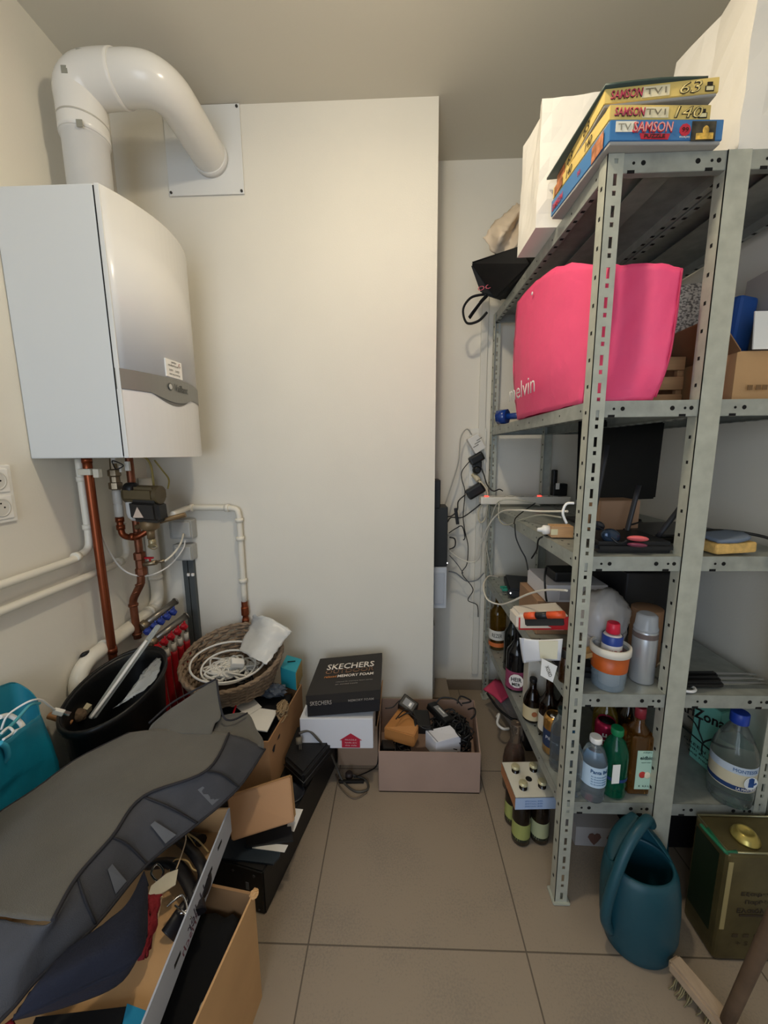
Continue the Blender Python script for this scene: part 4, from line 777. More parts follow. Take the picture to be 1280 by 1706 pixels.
o = bottle('wine_bottle', 'dark bottle behind the middle rack post on the lowest shelf', .735, 1.13, zz, wine(.036, .27, .014, .6), glass('#4d3a1c'), (.0155, .25, .272), M('#5f1f2b', .4))
az = T('iced_tea_carton', 'teal drink carton printed with a dark tree beside the large bottle', 'carton', (.89, 1.12, zz))
TEAL = M('#6fb3a4', .5); c0, c1, c2 = V((0.961,1.156,0.353)), V((0.974,1.073,0.353)), V((1.060,1.105,0.353))
c3 = c0 + (c2 - c1); part('carton', MB().hexa([c0 + V((0, 0, .215)), c1 + V((0, 0, .215)), c2 + V((0, 0, .215)), c3 + V((0, 0, .215))], (0, 0, -.215), .002), TEAL, az)
r = (c1 - c0).normalized(); n_ = r.cross(V((0, 0, 1))); mid = c0.lerp(c1, .5) + n_ * .001
text(az, 'AriZona', mid + V((0, 0, .165)) - r * .02, r + V((0, 0, .25)), (0, 0, 1), .034, INKK, .16, bold=.02)
m = MB()
for pts in ([(0, .02), (.0, .06), (.03, .10), (.05, .14)], [(0, .06), (-.03, .10), (-.06, .11)], [(.03, .10), (.06, .10), (.09, .12)], [(-.09, .062), (0, .055), (.09, .05)], [(-.02, .09), (-.02, .13)], [(.05, .12), (.075, .15)]):
    m.tube([mid + r * a + V((0, 0, b2 + .02)) for a, b2 in pts], .0024, 6)
part('tree_print', m, M('#14211e', .6), az)
for k, s in enumerate(('GREEN TEA', 'with ginseng', 'and honey')): text(az, s, mid + V((0, 0, .052 - .016 * k)) - r * .0, r, (0, 0, 1), .010, M('#14211e', .6), .13 - .02 * k)
o = bottle('large_bottle', 'large clear bottle with blue cap and a blue hand on its label', .962, 1.005, zz, [(.040, 0), (.050, .004), (.052, .03), (.052, .15), (.048, .17), (.034, .205), (.018, .235), (.016, .25)], M('#b9c6c4', .08, trans=.9, ior=1.33), (.0215, .238, .270), M('#1e3f9e', .35), (.060, .135, .0525), M('#c9c2a8', .55))
part('band', MB().lathe([(.0527, .112), (.0527, .135)], 28, (.962, 1.005, zz), cap=False), M('#b8c6d6', .5), o); cc = (V((.962, 1.005, 0)), .0528)
text(o, 'MONTESOL', (.955, .953, zz + .124), (1, 0, 0), (0, 0, 1), .010, M('#2c5c94', .5), .062, curve=cc)
part('hand_disc', MB().lathe([(.019, 0), (.019, .0008)], 24, (.966, .9515, zz + .092), (.05, -1, 0)), M('#dfe6ea', .5), o)
m = MB().box((.966, .950, zz + .088), (.014, .0012, .014), bev=.0005)
for k in range(4): m.box((.9608 + .0036 * k, .950, zz + .100 + (.002 if k in (1, 2) else 0)), (.0026, .0012, .014))
m.box((.9765, .950, zz + .091), (.009, .0012, .003), rot=(0, -.7, 0)); part('hand_print', m, M('#1d4a8c', .5), o)
part('banner', MB().lathe([(.0530, .063), (.0530, .076)], 28, (.962, 1.005, zz), cap=False), M('#1d3a6a', .5), o); text(o, 'LA MAIN BLEUE', (.962, .952, zz + .070), (1, 0, 0), (0, 0, 1), .008, WHITE, .055, curve=(cc[0], .0532))

# ------------------------------------------------ goods on the floor, left side
def obox(name, label, cs, z0, z1, mats, t=.004, cat='box', labels=None):
    """open box on four floor-plan corners (FL, FR, NR, NL)"""
    cs = [Vector((c[0], c[1], 0)) for c in cs]; ce = sum(cs, Vector()) / 4
    o = T(name, label, cat, (ce.x, ce.y, z0)); inn = [c + (ce - c).normalized() * t * 1.5 for c in cs]
    if not isinstance(mats, (list, tuple)): mats = [mats] * 5
    part('bottom_panel', MB().hexa([c + Vector((0, 0, z0 + t)) for c in inn], (0, 0, -t)), mats[4], o)
    for i in range(4):
        j = (i + 1) % 4
        part('side_panel', MB().hexa([cs[i] + Vector((0, 0, z1)), cs[j] + Vector((0, 0, z1)), inn[j] + Vector((0, 0, z1)), inn[i] + Vector((0, 0, z1))], (0, 0, z0 - z1)), mats[i], o, labels[i] if labels else None)
    return o
def tilted(pts, down, bev=.002): return MB().hexa(pts, down, bev)

# black plastic tub
tub = T('tub', 'large black plastic tub leaning in the corner below the copper pipe', 'tub', (-.955, 1.16, 0))
TBL = M('#101112', .4, bump=.2, scale=80)
def tubm(prof, cap=True):
    m = MB().lathe(prof, 48, (0, 0, 0), cap=cap)
    for v in m.bm.verts:
        k = v.co.z / .58; v.co.z += k * (.20 * v.co.y + .02 * v.co.x); v.co.x = v.co.x * .74 - .945; v.co.y = v.co.y * 1.04 + 1.150
    return m
part('wall', tubm([(.0, 0), (.125, 0), (.13, .01), (.168, .56), (.176, .565), (.178, .585), (.172, .590), (.164, .58), (.160, .55), (.13, .20), (.0, .20)]), TBL, tub)
m = tubm([(.175, .570), (.181, .575), (.181, .590), (.176, .594), (.170, .590), (.171, .575)], False); part('rim', m, TBL, tub)
part('handle', MB().tube([(-1.135,1.235,0.630), (-1.104,1.215,0.660), (-1.119,1.271,0.640)], .008, 8), TBL, tub)
rk2 = T('drying_rack_arm', 'long white and grey plastic slat leaning out of the black tub', 'slat', (-.93, 1.1, .5))
a, b2 = V((-0.987,1.076,0.520)), V((-0.887,1.300,0.733)); d = (b2 - a); q = V((.6, -.3, .3)).normalized()
part('blade', MB().hexa([a - q * .022, a + d * .55 - q * .042, a + d * .80 - q * .016, a + d * 1.0 - q * .010, a + d * 1.0 + q * .008, a + d * .80 + q * .010, a + d * .55 + q * .010, a + q * .010], (.006, .010, -.012), .003), M('#aeb4b2', .4), rk2)
part('edge_rail', MB().tube([a + q * .012 + V((0, -.004, .0)), a + d * .3 + q * .016, a + d * .55 + q * .014, a + d * .8 + q * .010], .005, 8), WHITE, rk2)
m = MB().sheet([[(-0.850,1.101,0.580), (-0.887,1.205,0.600), (-0.903,1.303,0.600)], [(-0.868,1.071,0.580), (-0.862,1.153,0.610), (-0.853,1.249,0.620)], [(-0.885,1.054,0.575), (-0.820,1.103,0.600), (-0.810,1.173,0.620)]], .001, 6, jit=.004)
solo('clear_film_bag', m, M('#d5dadb', .12, alpha=.35), 'crumpled clear film bag hanging over the front rim of the tub', 'bag')
solo('twine_ball', MB().ball((-1.070,1.112,0.500), .030, (1.2, .8, .8), 3, jit=.06), M('#6a5846', .95, bump=1, scale=120), 'brown ball of twine inside the black tub', 'twine')
m = MB().tube([(-1.102,1.058,0.540), (-1.081,1.061,0.530), (-1.053,1.075,0.500)], .015, 10, flat=.7); solo('wooden_brush', m, M('#a3744a', .5), 'short wooden brush handle inside the tub rim', 'brush')
m = MB().box((-1.065,1.148,0.500), (.03, .02, .03), rot=(.3, .4, 0)); solo('foam_piece', m, M('#cbc1a4', .9), 'small cream foam piece by the twine ball', 'foam')
us = T('usb_cable', 'thin white cable with a metal plug arching from turquoise bag into the black tub', 'cable', (-1.032,1.025,0.580))
part('cord', MB().tube([(-1.019,0.850,0.658), (-1.012,0.860,0.685), (-1.007,0.880,0.693), (-0.985,0.900,0.703), (-0.986,0.930,0.686), (-0.996,0.960,0.647), (-1.001,0.980,0.618)], .0026, 8), WHITE, us)
p = V((-0.996,0.985,0.608)); part('plug', MB().box(p, (.028, .014, .014), rot=(0, .5, .3), bev=.002), WHITE, us); part('contact', MB().box(p + V((.018, .008, -.010)), (.016, .012, .005), rot=(0, .5, .3)), CHROME, us)

tq = T('tote_bag', 'turquoise plastic bag full of white cables by the left wall', 'bag', (-1.03, .80, 0))
TQ = M('#1583a0', .35, bump=.6, scale=12, var=.12, vscale=10); TQ2 = M('#2b7f8f', .35, bump=.6, scale=12)
fr = [(-0.993,0.930,0.642), (-0.946,0.840,0.676), (-0.885,0.730,0.715), (-0.780,0.580,0.787)]
lo = [(-0.965,0.930,0.453), (-0.940,0.820,0.488), (-0.906,0.720,0.529), (-0.816,0.580,0.595)]
flo = [(p[0], p[1], .004) for p in lo]
part('front_wall', MB().sheet([fr, [tuple((V(a) * .5 + V(b2) * .5) + V((.006, 0, 0))) for a, b2 in zip(fr, lo)], lo, flo], .002, 5, jit=.0015), TQ, tq)
bk = [(-1.030,0.961,0.663), (-1.075,0.984,0.677), (-1.105,0.976,0.707), (-1.110,0.942,0.718), (-1.110,0.855,0.738)]
part('back_wall', MB().sheet([bk, [(p[0], p[1], p[2] - .05) for p in bk], [(max(p[0], -1.12), p[1], .3) for p in bk], [(max(p[0], -1.12), p[1], .004) for p in bk]], .002, 5), TQ2, tq)
part('end_wall', MB().sheet([[bk[0], fr[0]], [(bk[0][0], bk[0][1] + .01, .35), (lo[0][0], lo[0][1], .35)], [(bk[0][0], .93, .004), flo[0]]], .002, 4), TQ2, tq)
part('strap', MB().tube([(-0.991,0.930,0.675), (-0.987,0.900,0.691), (-0.979,0.850,0.681), (-0.965,0.800,0.683), (-0.953,0.750,0.693)], .004, 8), M('#4fa5b3', .4), tq)
part('strap', MB().tube([(-0.884,0.730,0.722), (-0.884,0.740,0.703), (-0.891,0.745,0.673), (-0.906,0.740,0.657)], .006, 8), M('#3aa0bd', .4), tq)
m = MB().ball((-1.03, .80, .56), .07, (.8, 1.6, .5), 3, jit=.12); solo('grey_padding', m, M('#77767a', .7), 'grey translucent padding inside the turquoise bag', 'padding')
for k, (pts, lab) in enumerate((([(-1.017,0.850,0.693), (-1.015,0.870,0.683), (-1.004,0.880,0.661), (-0.972,0.860,0.656), (-0.961,0.830,0.667)], 'thick white cable loop at the top of the turquoise bag'), ([(-0.961,0.800,0.688), (-0.964,0.820,0.688), (-0.954,0.820,0.675), (-0.947,0.790,0.680)], 'thin white cable with a tag at the bag rim'))):
    solo('white_cable', MB().tube(pts, .006 - .003 * k, 8), WHITE, lab, 'cable')

# black speaker cabinet lying on the floor
n0, n1 = V((-.394, .921, 0)), V((-.268, 1.49, 0)); d = (n1 - n0).normalized(); l = V((-d.y, d.x, 0)); HS = .15
sl = T('speaker_cabinet', 'long black wooden cabinet lying on the floor under papers and cartons', 'cabinet', tuple((n0 + n1) / 2 + l * .15))
cs = [n0, n1, n1 + l * .34, n0 + l * .34]
part('body', MB().hexa([c + V((0, 0, HS)) for c in cs], (0, 0, -HS), .004), M('#151516', .5, bump=.2, scale=150), sl)
m = MB()
for a in (.03, .10): m.cyl(n0 + l * a - d * .001 + V((0, 0, HS - .02)), n0 + l * a - d * .003 + V((0, 0, HS - .02)), .004, 10)
m.cyl(n0 + l * .02 - d * .001 + V((0, 0, .015)), n0 + l * .02 - d * .003 + V((0, 0, .015)), .003, 10); part('screw', m, M('#55565a', .4, .5), sl)
part('end_label', MB().hexa([n0 + l * a - d * .0015 + V((0, 0, z)) for a, z in ((.05, .10), (.06, .10), (.06, .075), (.05, .075))], tuple(d * .001)), M('#6b6f73', .5), sl)
part('speaker_cone', MB().lathe([(.040, 0), (.044, .003), (.040, .005), (.035, .001), (.01, .001), (0, .001)], 32, V((-0.379,1.181,0.151))), M('#2b2f38', .35), sl)
def flat(name, pts, z, t, mat, lab, cat='paper'):
    return solo(name, MB().hexa([V((p[0], p[1], z + t)) for p in pts], (0, 0, -t)), mat, lab, cat)
flat('folder', [(-0.603,1.010,0.160), (-0.366,1.016,0.160), (-0.357,0.962,0.160), (-0.370,0.940,0.160), (-0.567,0.957,0.160)], HS + .001, .006, M('#27333f', .5), 'dark blue-grey folder lying flat on the black cabinet', 'folder')
flat('paper_sheet', [(-0.455,1.000,0.165), (-0.340,0.994,0.165), (-0.345,0.972,0.165), (-0.448,0.982,0.165)], HS + .008, .001, PAPER, 'thin white paper edge lying on the dark folder', )
flat('magazine', [(-0.487,1.033,0.170), (-0.345,1.047,0.170), (-0.327,1.003,0.170), (-0.466,0.981,0.170)], HS + .010, .006, M('#25282c', .4), 'dark magazine sandwiched under the small tilted brown carton', 'magazine')
flat('paper_sheet', [(-0.374,1.125,0.160), (-0.325,1.120,0.160), (-0.335,1.042,0.160), (-0.360,1.049,0.160)], HS + .001, .001, PAPER, 'white paper corner peeking out beside the small tilted carton')
e = T('shoe_carton', 'plain brown carton tilted on the papers on black cabinet', 'box', (-.43, 1.02, HS))
tl, tr_, br_, bl_ = V((-0.532,1.020,0.290)), V((-0.360,1.100,0.290)), V((-0.327,1.017,0.215)), V((-0.493,0.953,0.215))
part('tray', MB().hexa([tl, tr_, br_, bl_], (-.006, .050, -.030), .004), KRAFT2, e)
part('lid', MB().hexa([tl + V((-.002, .002, .004)), tr_ + V((.002, .002, .004)), br_ + V((.002, -.002, .003)), bl_ + V((-.002, -.002, .003))], (-.002, .016, -.012), .003), M('#b58d69', .8, bump=.1), e)

cse = T('camera_case', 'black zipped soft case with a small white tag on black cabinet', 'case', (-.34, 1.33, HS))
pts = [V(((-0.433,1.331,0.220))), V((-0.412,1.486,0.220)), V((-0.261,1.383,0.220)), V((-0.267,1.268,0.220))]
pts = [V((-0.430,1.265,0.220)), V((-0.423,1.449,0.220)), V((-0.255,1.373,0.220)), V((-0.338,1.186,0.220))]
part('body', MB().hexa(pts, (0, 0, -.065), .010, 3), M('#111113', .6, bump=.3, scale=200), cse)
part('zipper', MB().tube([pts[0].lerp(pts[3], .0) + V((0, -.001, -.03)), pts[3] + V((.001, -.001, -.03)), pts[2] + V((.002, -.001, -.03))], .0025, 6, sub=1), M('#2a2a2c', .5), cse)
p = V((-0.309,1.290,0.200)); part('tag', MB().box(p, (.022, .012, .004), rot=(.5, 0, .5)), WHITE, cse)

# cartons with the household junk
cfr, cfn = V((-0.417,1.510,0.360)), V((-0.450,1.176,0.360))
cc_ = obox('junk_carton', 'open brown carton of cables and papers beneath the wicker basket', [(-.80, cfr.y + .02), (cfr.x, cfr.y), (cfn.x, cfn.y), (-.80, cfn.y - .02)], HS + .002, .36, KRAFT)
cxm, cym = (-.80 + cfn.x) / 2, (cfr.y + cfn.y) / 2
solo('dark_clothing', MB().sheet([[(-.79, cfn.y + .01, .33), (-.62, cfn.y + .01, .34), (-.44, cfn.y + .02, .31)], [(-.79, cym, .35), (-.62, cym, .345), (-.45, cym, .32)], [(-.79, cfr.y - .02, .34), (-.62, cfr.y - .02, .34), (-.46, cfr.y - .03, .33)]], .02, 6, jit=.006), M('#141418', .9), 'black fabric filling the open carton under the basket', 'fabric')
flat('receipt', [(-0.666,1.364,0.380), (-0.626,1.434,0.380), (-0.532,1.341,0.380), (-0.569,1.288,0.380)], .372, .001, PAPER, 'printed white receipt lying on the black fabric in the carton')
flat('notepad', [(-0.623,1.297,0.385), (-0.571,1.344,0.385), (-0.465,1.325,0.385), (-0.468,1.214,0.385), (-0.530,1.225,0.385)], .366, .004, PAPER, 'white notepad on top of the junk carton', 'notepad')
solo('red_pen', MB().tube([(-0.647,1.396,0.400), (-0.624,1.329,0.400), (-0.610,1.242,0.390)], .0035, 8), RED, 'red pen-like strap lying across the receipt', 'strap')
m = tangle(MB(), tuple(V((-0.451,1.321,0.370))), (.035, .09, .02), 7, .003, 6, 21); solo('cord_bundle', m, M('#9b8464', .6), 'bundle of tan cords at the right side of the junk carton', 'cables', kind='stuff')
m = MB().ball((-0.518,1.436,0.380), .040, (1.4, .8, .6), 3, jit=.22); solo('blue_grey_film', m, M('#5b6471', .25, alpha=.8), 'crumpled blue-grey plastic film next to tan cords', 'plastic film')
tc_ = T('pen_box', 'small turquoise retail box standing beside the basket', 'box', (-0.484,1.554,0.360))
pp = [V((-0.506,1.507,0.440)), V((-0.507,1.611,0.440)), V((-0.430,1.576,0.440)), V((-0.429,1.472,0.440))]
part('carton', MB().hexa(pp, (0, 0, -.085), .001), M('#2f9fb3', .45), tc_)
part('side_print', MB().hexa([pp[3] + V((.001, -.001, -.004)), pp[2] + V((.001, -.001, -.004)), pp[2] + V((.001, -.001, -.08)), pp[3] + V((.001, -.001, -.08))], (-.002, 0, 0)), M('#a38a4a', .5), tc_)
part('print', MB().tube([pp[0].lerp(pp[1], .4) + V((.02, 0, .002)), pp[0].lerp(pp[2], .7) + V((0, 0, .002))], .005, 8, flat=.4), INKK, tc_)

# wicker basket: woven rings on stakes
bc = V((-.685, 1.455, .395)); 
bk_ = T('wicker_basket', 'round wicker basket heaped with white cables on the junk carton', 'basket', tuple(bc))
def bpt(a, k, wob=0):  # k 0..1 up the wall
    r = .150 + .048 * k + wob; x, y = math.cos(a) * r, math.sin(a) * r * .98
    z = .13 * k; return bc + V((x, y, z + .22 * k * (y) + .0 * x))
m = MB(); NW = 11
for i in range(NW):
    k = (i + .5) / NW
    m.tube([bpt(2 * PI * j / 72, k, .0045 * (1 if (j // 2 + i) % 2 else -1)) for j in range(72)], .0066, 6, sub=1, closed=True)
m.lathe([(.15, .0), (.15, .006), (0, .006)], 32, bc)
part('woven_wall', m, WICKER, bk_)
m = MB()
for j in range(36): m.tube([bpt(2 * PI * j / 36, 0), bpt(2 * PI * j / 36, 1)], .003, 6)
part('stake', m, WICKER, bk_)
for off in (0, 1): part('rim', MB().tube([bpt(2 * PI * j / 60, 1.02, .004 * math.sin(j * 2 + off * PI)) + V((0, 0, .004 * math.cos(j * 2 + off * PI))) for j in range(60)], .0065, 8, sub=1, closed=True), WICKER, bk_)
m = tangle(MB(), tuple(bc + V((.0, -.03, .085))), (.125, .10, .016), 20, .0044, 5, 3)
for k in (1, 5):
    rr = .085 + .009 * k; m.tube([bc + V((math.cos(a / 12 * 2 * PI) * rr * 1.15 - .0, math.sin(a / 12 * 2 * PI) * rr * .8 - .045, .10 + .006 * k + .03 * math.sin(a / 12 * 2 * PI))) for a in range(12)], .0042, 8, closed=True)
solo('coiled_cable', m, M('#d9d6ce', .4), 'heap of coiled white network cables filling the wicker basket', 'cables', kind='stuff')
m = tangle(MB(), tuple(bc + V((.0, -.02, .06))), (.12, .10, .02), 8, .004, 5, 8); solo('black_cords', m, BLACK, 'black cords mixed under white cables in the basket', 'cables', kind='stuff')
solo('power_brick', MB().box(bc + V((.04, -.05, .125)), (.05, .035, .022), rot=(.2, .3, .5), bev=.004), WHITE, 'white square adapter lying on the coiled white cables', 'adapter')
m = MB().sheet([[(-0.659,1.456,0.550), (-0.654,1.585,0.600), (-0.627,1.552,0.660)], [(-0.578,1.379,0.560), (-0.541,1.435,0.620), (-0.534,1.495,0.670)], [(-0.507,1.358,0.540), (-0.475,1.437,0.580), (-0.438,1.478,0.620)]], .0015, 7, jit=.0035)
solo('plastic_bag', m, M('#dcdcd8', .3, alpha=.8, bump=1, scale=20), 'crumpled translucent white plastic bag draped over the basket rim', 'bag')

# grey fabric organiser draped over everything
def Z_(l, dz): return [(a, b2, c + dz) for a, b2, c in l]
topR = [(-0.495,0.990,0.540), (-0.489,0.847,0.550), (-0.595,0.761,0.560), (-0.599,0.666,0.560), (-0.609,0.589,0.560), (-0.595,0.521,0.560)]
topL = [(-0.783,0.974,0.550), (-0.844,0.867,0.560), (-0.870,0.775,0.560), (-0.894,0.713,0.560), (-0.907,0.652,0.560), (-0.807,0.520,0.560)]
rows = []
for k, (a, b2) in enumerate(zip(topL, topR)):
    a, b2 = V(a), V(b2); rows.append([a, a.lerp(b2, .33) + V((0, 0, .012 + .004 * (k % 2))), a.lerp(b2, .66) + V((0, 0, .010 - .006 * (k % 2))), b2])
cv = T('fabric_organiser', 'grey fabric hanging organiser spread over boxes in the left foreground', 'organiser', (-.65, .75, .54))
part('top_panel', MB().sheet(rows, .003, 7, jit=.0006), GREYFAB, cv)
tR = topR + [(-0.643,0.517,0.560), (-0.702,0.523,0.560)]
bR = [(-0.406,1.028,0.460), (-0.431,0.892,0.460), (-0.490,0.789,0.460), (-0.548,0.686,0.470), (-0.569,0.571,0.480), (-0.608,0.499,0.480), (-0.618,0.460,0.480), (-0.633,0.428,0.480)]
mid = [tuple((V(a) + V(b2)) / 2 + V((.004 * (-1) ** k, -.004 * (-1) ** k, .012))) for k, (a, b2) in enumerate(zip(tR, bR))]
part('pocket_side', MB().sheet([tR, mid, bR], .002, 7, jit=.0008), MESHFAB, cv, 'dark mesh pocket side')
part('piping', MB().tube([V(p) + V((0, 0, .003)) for p in topR], .0035, 8), M('#26252a', .8), cv); part('piping', MB().tube([V(p) for p in bR], .0032, 8), M('#26252a', .8), cv)
part('piping', MB().tube([V(p) + V((0, 0, .002)) for p in topL], .003, 8), M('#26252a', .8), cv)
for i in (1, 2, 3, 4): part('seam', MB().tube([V(tR[i]), V(mid[i]) + V((0, -.003, .003)), V(bR[i])], .0026, 6), M('#222227', .8), cv)
for i in (1, 2, 3):
    a, b2 = V(bR[i]).lerp(V(bR[i + 1]), .35), V(bR[i]).lerp(V(bR[i + 1]), .6); c2, d2 = V(mid[i]).lerp(V(mid[i + 1]), .5), V(mid[i]).lerp(V(mid[i + 1]), .4)
    u_ = V((0, -.003, .004)); part('clear_window', MB().hexa([a.lerp(c2, .15) + u_, b2.lerp(c2, .15) + u_, c2 + u_, d2 + u_], (0, .001, -.001)), M('#66696f', .3), cv)
part('side_flap', MB().sheet([[(-0.730,0.975,0.550), (-0.626,0.965,0.560), (-0.540,0.974,0.550)], [(-0.731,1.005,0.560), (-0.638,1.006,0.580), (-0.538,0.996,0.570)], [(-0.707,1.059,0.570), (-0.630,1.062,0.600), (-0.531,1.022,0.580)], [(-0.668,1.105,0.580), (-0.627,1.114,0.610), (-0.585,1.120,0.630)]], .003, 6, jit=.0006), GREYFAB, cv)
part('side_flap', MB().sheet([[(-0.539,0.971,0.545), (-0.499,0.983,0.540), (-0.406,1.021,0.470)], [(-0.545,1.021,0.550), (-0.502,1.048,0.530), (-0.417,1.043,0.480)], [(-0.535,1.043,0.560), (-0.483,1.095,0.530), (-0.447,1.073,0.490)]], .003, 6, jit=.0006), GREYFAB, cv)
part('piping', MB().tube([(-0.734,0.992,0.570), (-0.702,1.054,0.590), (-0.660,1.100,0.600), (-0.590,1.123,0.630)], .003, 8), M('#26252a', .8), cv)
part('piping', MB().tube([(-0.585,1.117,0.630), (-0.530,1.027,0.580), (-0.505,1.029,0.555), (-0.477,1.082,0.540)], .003, 8), M('#26252a', .8), cv)

# foreground cartons
afr, anr, afl = V((-0.345,0.751,0.315)), V((-0.376,0.537,0.315)), V((-0.445,0.781,0.315))
da = (afr - anr).normalized(); la = (afl - afr).normalized(); la = V((-da.y, da.x, 0))
DK = M('#8a6a49', .85)
ab = obox('open_carton', 'deep brown carton with black inside, open in the right foreground pile', [afr + la * .40, afr, afr - da * .55, afr - da * .55 + la * .40], 0, .315, [M('#93704c', .85), KRAFT2, KRAFT, KRAFT, KRAFT], .005)
q0, q1 = afr - da * .21, afr - da * .36; nn = V((da.y, -da.x, 0)) * .0012
part('shipping_label', MB().hexa([q0 + nn + V((0, 0, -.035)), q1 + nn + V((0, 0, -.035)), q1 + nn + V((0, 0, -.075)), q0 + nn + V((0, 0, -.075))], tuple(-nn * .6)), M('#dcdcdc', .6), ab, 'white shipping label')
text(ab, '0048153', (q0 + q1) / 2 + nn * 1.4 + V((0, 0, -.052)), tuple(-da), (0, 0, 1), .016, INKK, .09)
part('worn_edge', MB().ball(afr + V((0, -.002, -.002)), .010, (1, 1.2, .6), 3, jit=.2), KRAFT2, ab)
m = MB().sheet([[afr - da * .02 + la * .03 + V((0, 0, -.055)), afr - da * .02 + la * .2 + V((0, 0, -.055))], [afr - da * .25 + la * .03 + V((0, 0, -.14)), afr - da * .25 + la * .2 + V((0, 0, -.12))], [afr - da * .50 + la * .02 + V((0, 0, -.11)), afr - da * .5 + la * .2 + V((0, 0, -.10))]], .03, 8, jit=.006)
solo('black_jacket_shade', m, M('#070708', .9), 'black clothing in the deep carton, raised to stand in for its inner shade', 'clothing')  # black cloth, raised and blackened to stand in for shade inside the carton
m = MB()
bp_ = afr - da * .27 + la * .035 + V((0, 0, -.07))
solo('belt_buckle', MB().tube([bp_ + V((.03 * math.cos(a / 8 * 2 * PI), .02 * math.sin(a / 8 * 2 * PI), .006 * math.sin(a))) for a in range(8)], .0025, 8, closed=True), CHROME, 'silver buckle on black clothing in the deep carton', 'buckle')
solo('button', MB().lathe([(.010, 0), (.011, .003), (.004, .004), (0, .003)], 16, afr - da * .16 + la * .025 + V((0, 0, -.07))), M('#b9b5a6', .4), 'round pale button inside the deep carton', 'button')

bfr, bnr = V((-0.459,0.889,0.400)), V((-0.434,0.491,0.400)); bfl = V((-0.552,0.915,0.400))
db_ = (bfr - bnr).normalized(); lb = V((-db_.y, db_.x, 0))
WP = M('#a9aeb9', .7)
bb = obox('fruit_tray', 'shallow printed cardboard tray with hand slots lying on deep carton', [bfr + lb * .42, bfr, bfr - db_ * .56, bfr - db_ * .56 + lb * .42], .325, .40, [KRAFT2, WP, WP, KRAFT2, KRAFT2], .004, labels=[None, 'white printed side with slots', None, None])
nb_ = V((db_.y, -db_.x, 0))
for k, a in enumerate((.075, .135, .29)):
    c = bfr - db_ * a + nb_ * .0006 + V((0, 0, -.030 - .006 * k)); part('hand_slot', MB().hexa([c + db_ * .012 + V((0, 0, .003)), c - db_ * .012 + V((0, 0, .006)), c - db_ * .013 - V((0, 0, .003)), c + db_ * .011 - V((0, 0, .004))], tuple(-nb_ * .001)), HOLE, bb)
text(bb, 'Haller', bfr - db_ * .205 + nb_ * .0006 + V((0, 0, -.040)), tuple(-db_), (0, 0, 1), .032, M('#3a3444', .6), .085, shear=.3)
text(bb, 'Frisch', bfr - db_ * .235 + nb_ * .0006 + V((0, 0, -.058)), tuple(-db_), (0, 0, 1), .020, M('#6a3444', .6), .075, shear=.3)
nv = T('navy_bag', 'dark navy fabric bag bulging in the printed tray under the organiser', 'bag', (-.62, .6, .33))
part('body', MB().sheet([[(-0.612,0.453,0.470), (-0.536,0.489,0.470), (-0.466,0.543,0.460), (-0.511,0.630,0.455)], [(-0.592,0.477,0.500), (-0.531,0.502,0.510), (-0.484,0.560,0.500), (-0.518,0.644,0.480)], [(-0.582,0.523,0.500), (-0.545,0.559,0.500), (-0.522,0.597,0.500), (-0.547,0.674,0.470)]], .02, 6, jit=.001), NAVY, nv)
part('lower_fold', MB().sheet([[(-0.632,0.467,0.440), (-0.561,0.498,0.420), (-0.500,0.536,0.410), (-0.497,0.601,0.410)], [(-0.612,0.453,0.470), (-0.536,0.489,0.470), (-0.466,0.543,0.460), (-0.511,0.630,0.455)]], .006, 6), NAVY, nv)
rn = MB().sheet([[(-0.507,0.580,0.385), (-0.515,0.607,0.400), (-0.545,0.661,0.410)], [(-0.509,0.598,0.370), (-0.513,0.633,0.390), (-0.525,0.675,0.400)]], .012, 6, jit=.003)
solo('red_net', rn, M('#7e1420', .8, bump=1, scale=200), 'dark red net sack squeezed beside the navy bag', 'net')
solo('red_fabric', MB().sheet([[(-0.638,0.455,0.450), (-0.628,0.466,0.450)], [(-0.640,0.454,0.430), (-0.624,0.466,0.430)]], .01, 4), M('#a01c2c', .8), 'scrap of red fabric at the lower left corner', 'fabric')
bt = T('black_binder', 'black and turquoise cover at the bottom edge of the tray', 'binder', (-.5, .48, .33))
z_ = .335
part('cover', MB().hexa([(-0.660,0.522,0.345), (-0.503,0.540,0.345), (-0.495,0.505,0.345), (-0.650,0.490,0.345)], (0, 0, -.012)), M('#101114', .5), bt); part('corner', MB().hexa([(-0.504,0.542,0.348), (-0.463,0.534,0.348), (-0.457,0.501,0.348), (-0.488,0.500,0.348)], (0, 0, -.014)), M('#1c7fa3', .4), bt)
sd = T('strap_sandals', 'black leather straps with silver buckles in the printed tray', 'sandals', tuple(V((-0.521,0.744,0.330))))
part('straps', MB().tube([(-0.615,0.779,0.350), (-0.544,0.765,0.370), (-0.478,0.723,0.360), (-0.444,0.684,0.350)], .022, 10, flat=.5).tube([(-0.574,0.840,0.350), (-0.493,0.780,0.370), (-0.456,0.736,0.360), (-0.478,0.672,0.350), (-0.491,0.647,0.340)], .020, 10, flat=.5).tube([(-0.636,0.839,0.340), (-0.584,0.856,0.340), (-0.518,0.841,0.350)], .022, 10, flat=.6), M('#17161a', .4), sd)
part('buckle', MB().tube([(-0.507,0.676,0.375), (-0.497,0.685,0.378), (-0.483,0.695,0.378), (-0.460,0.672,0.375), (-0.471,0.664,0.375)], .0026, 8), CHROME, sd); part('buckle', MB().tube([(-0.584,0.740,0.375), (-0.581,0.758,0.378), (-0.556,0.743,0.378), (-0.557,0.724,0.375)], .0026, 8, closed=True), CHROME, sd); part('buckle', MB().tube([(-0.488,0.675,0.380), (-0.443,0.656,0.375)], .0024, 8), CHROME, sd)
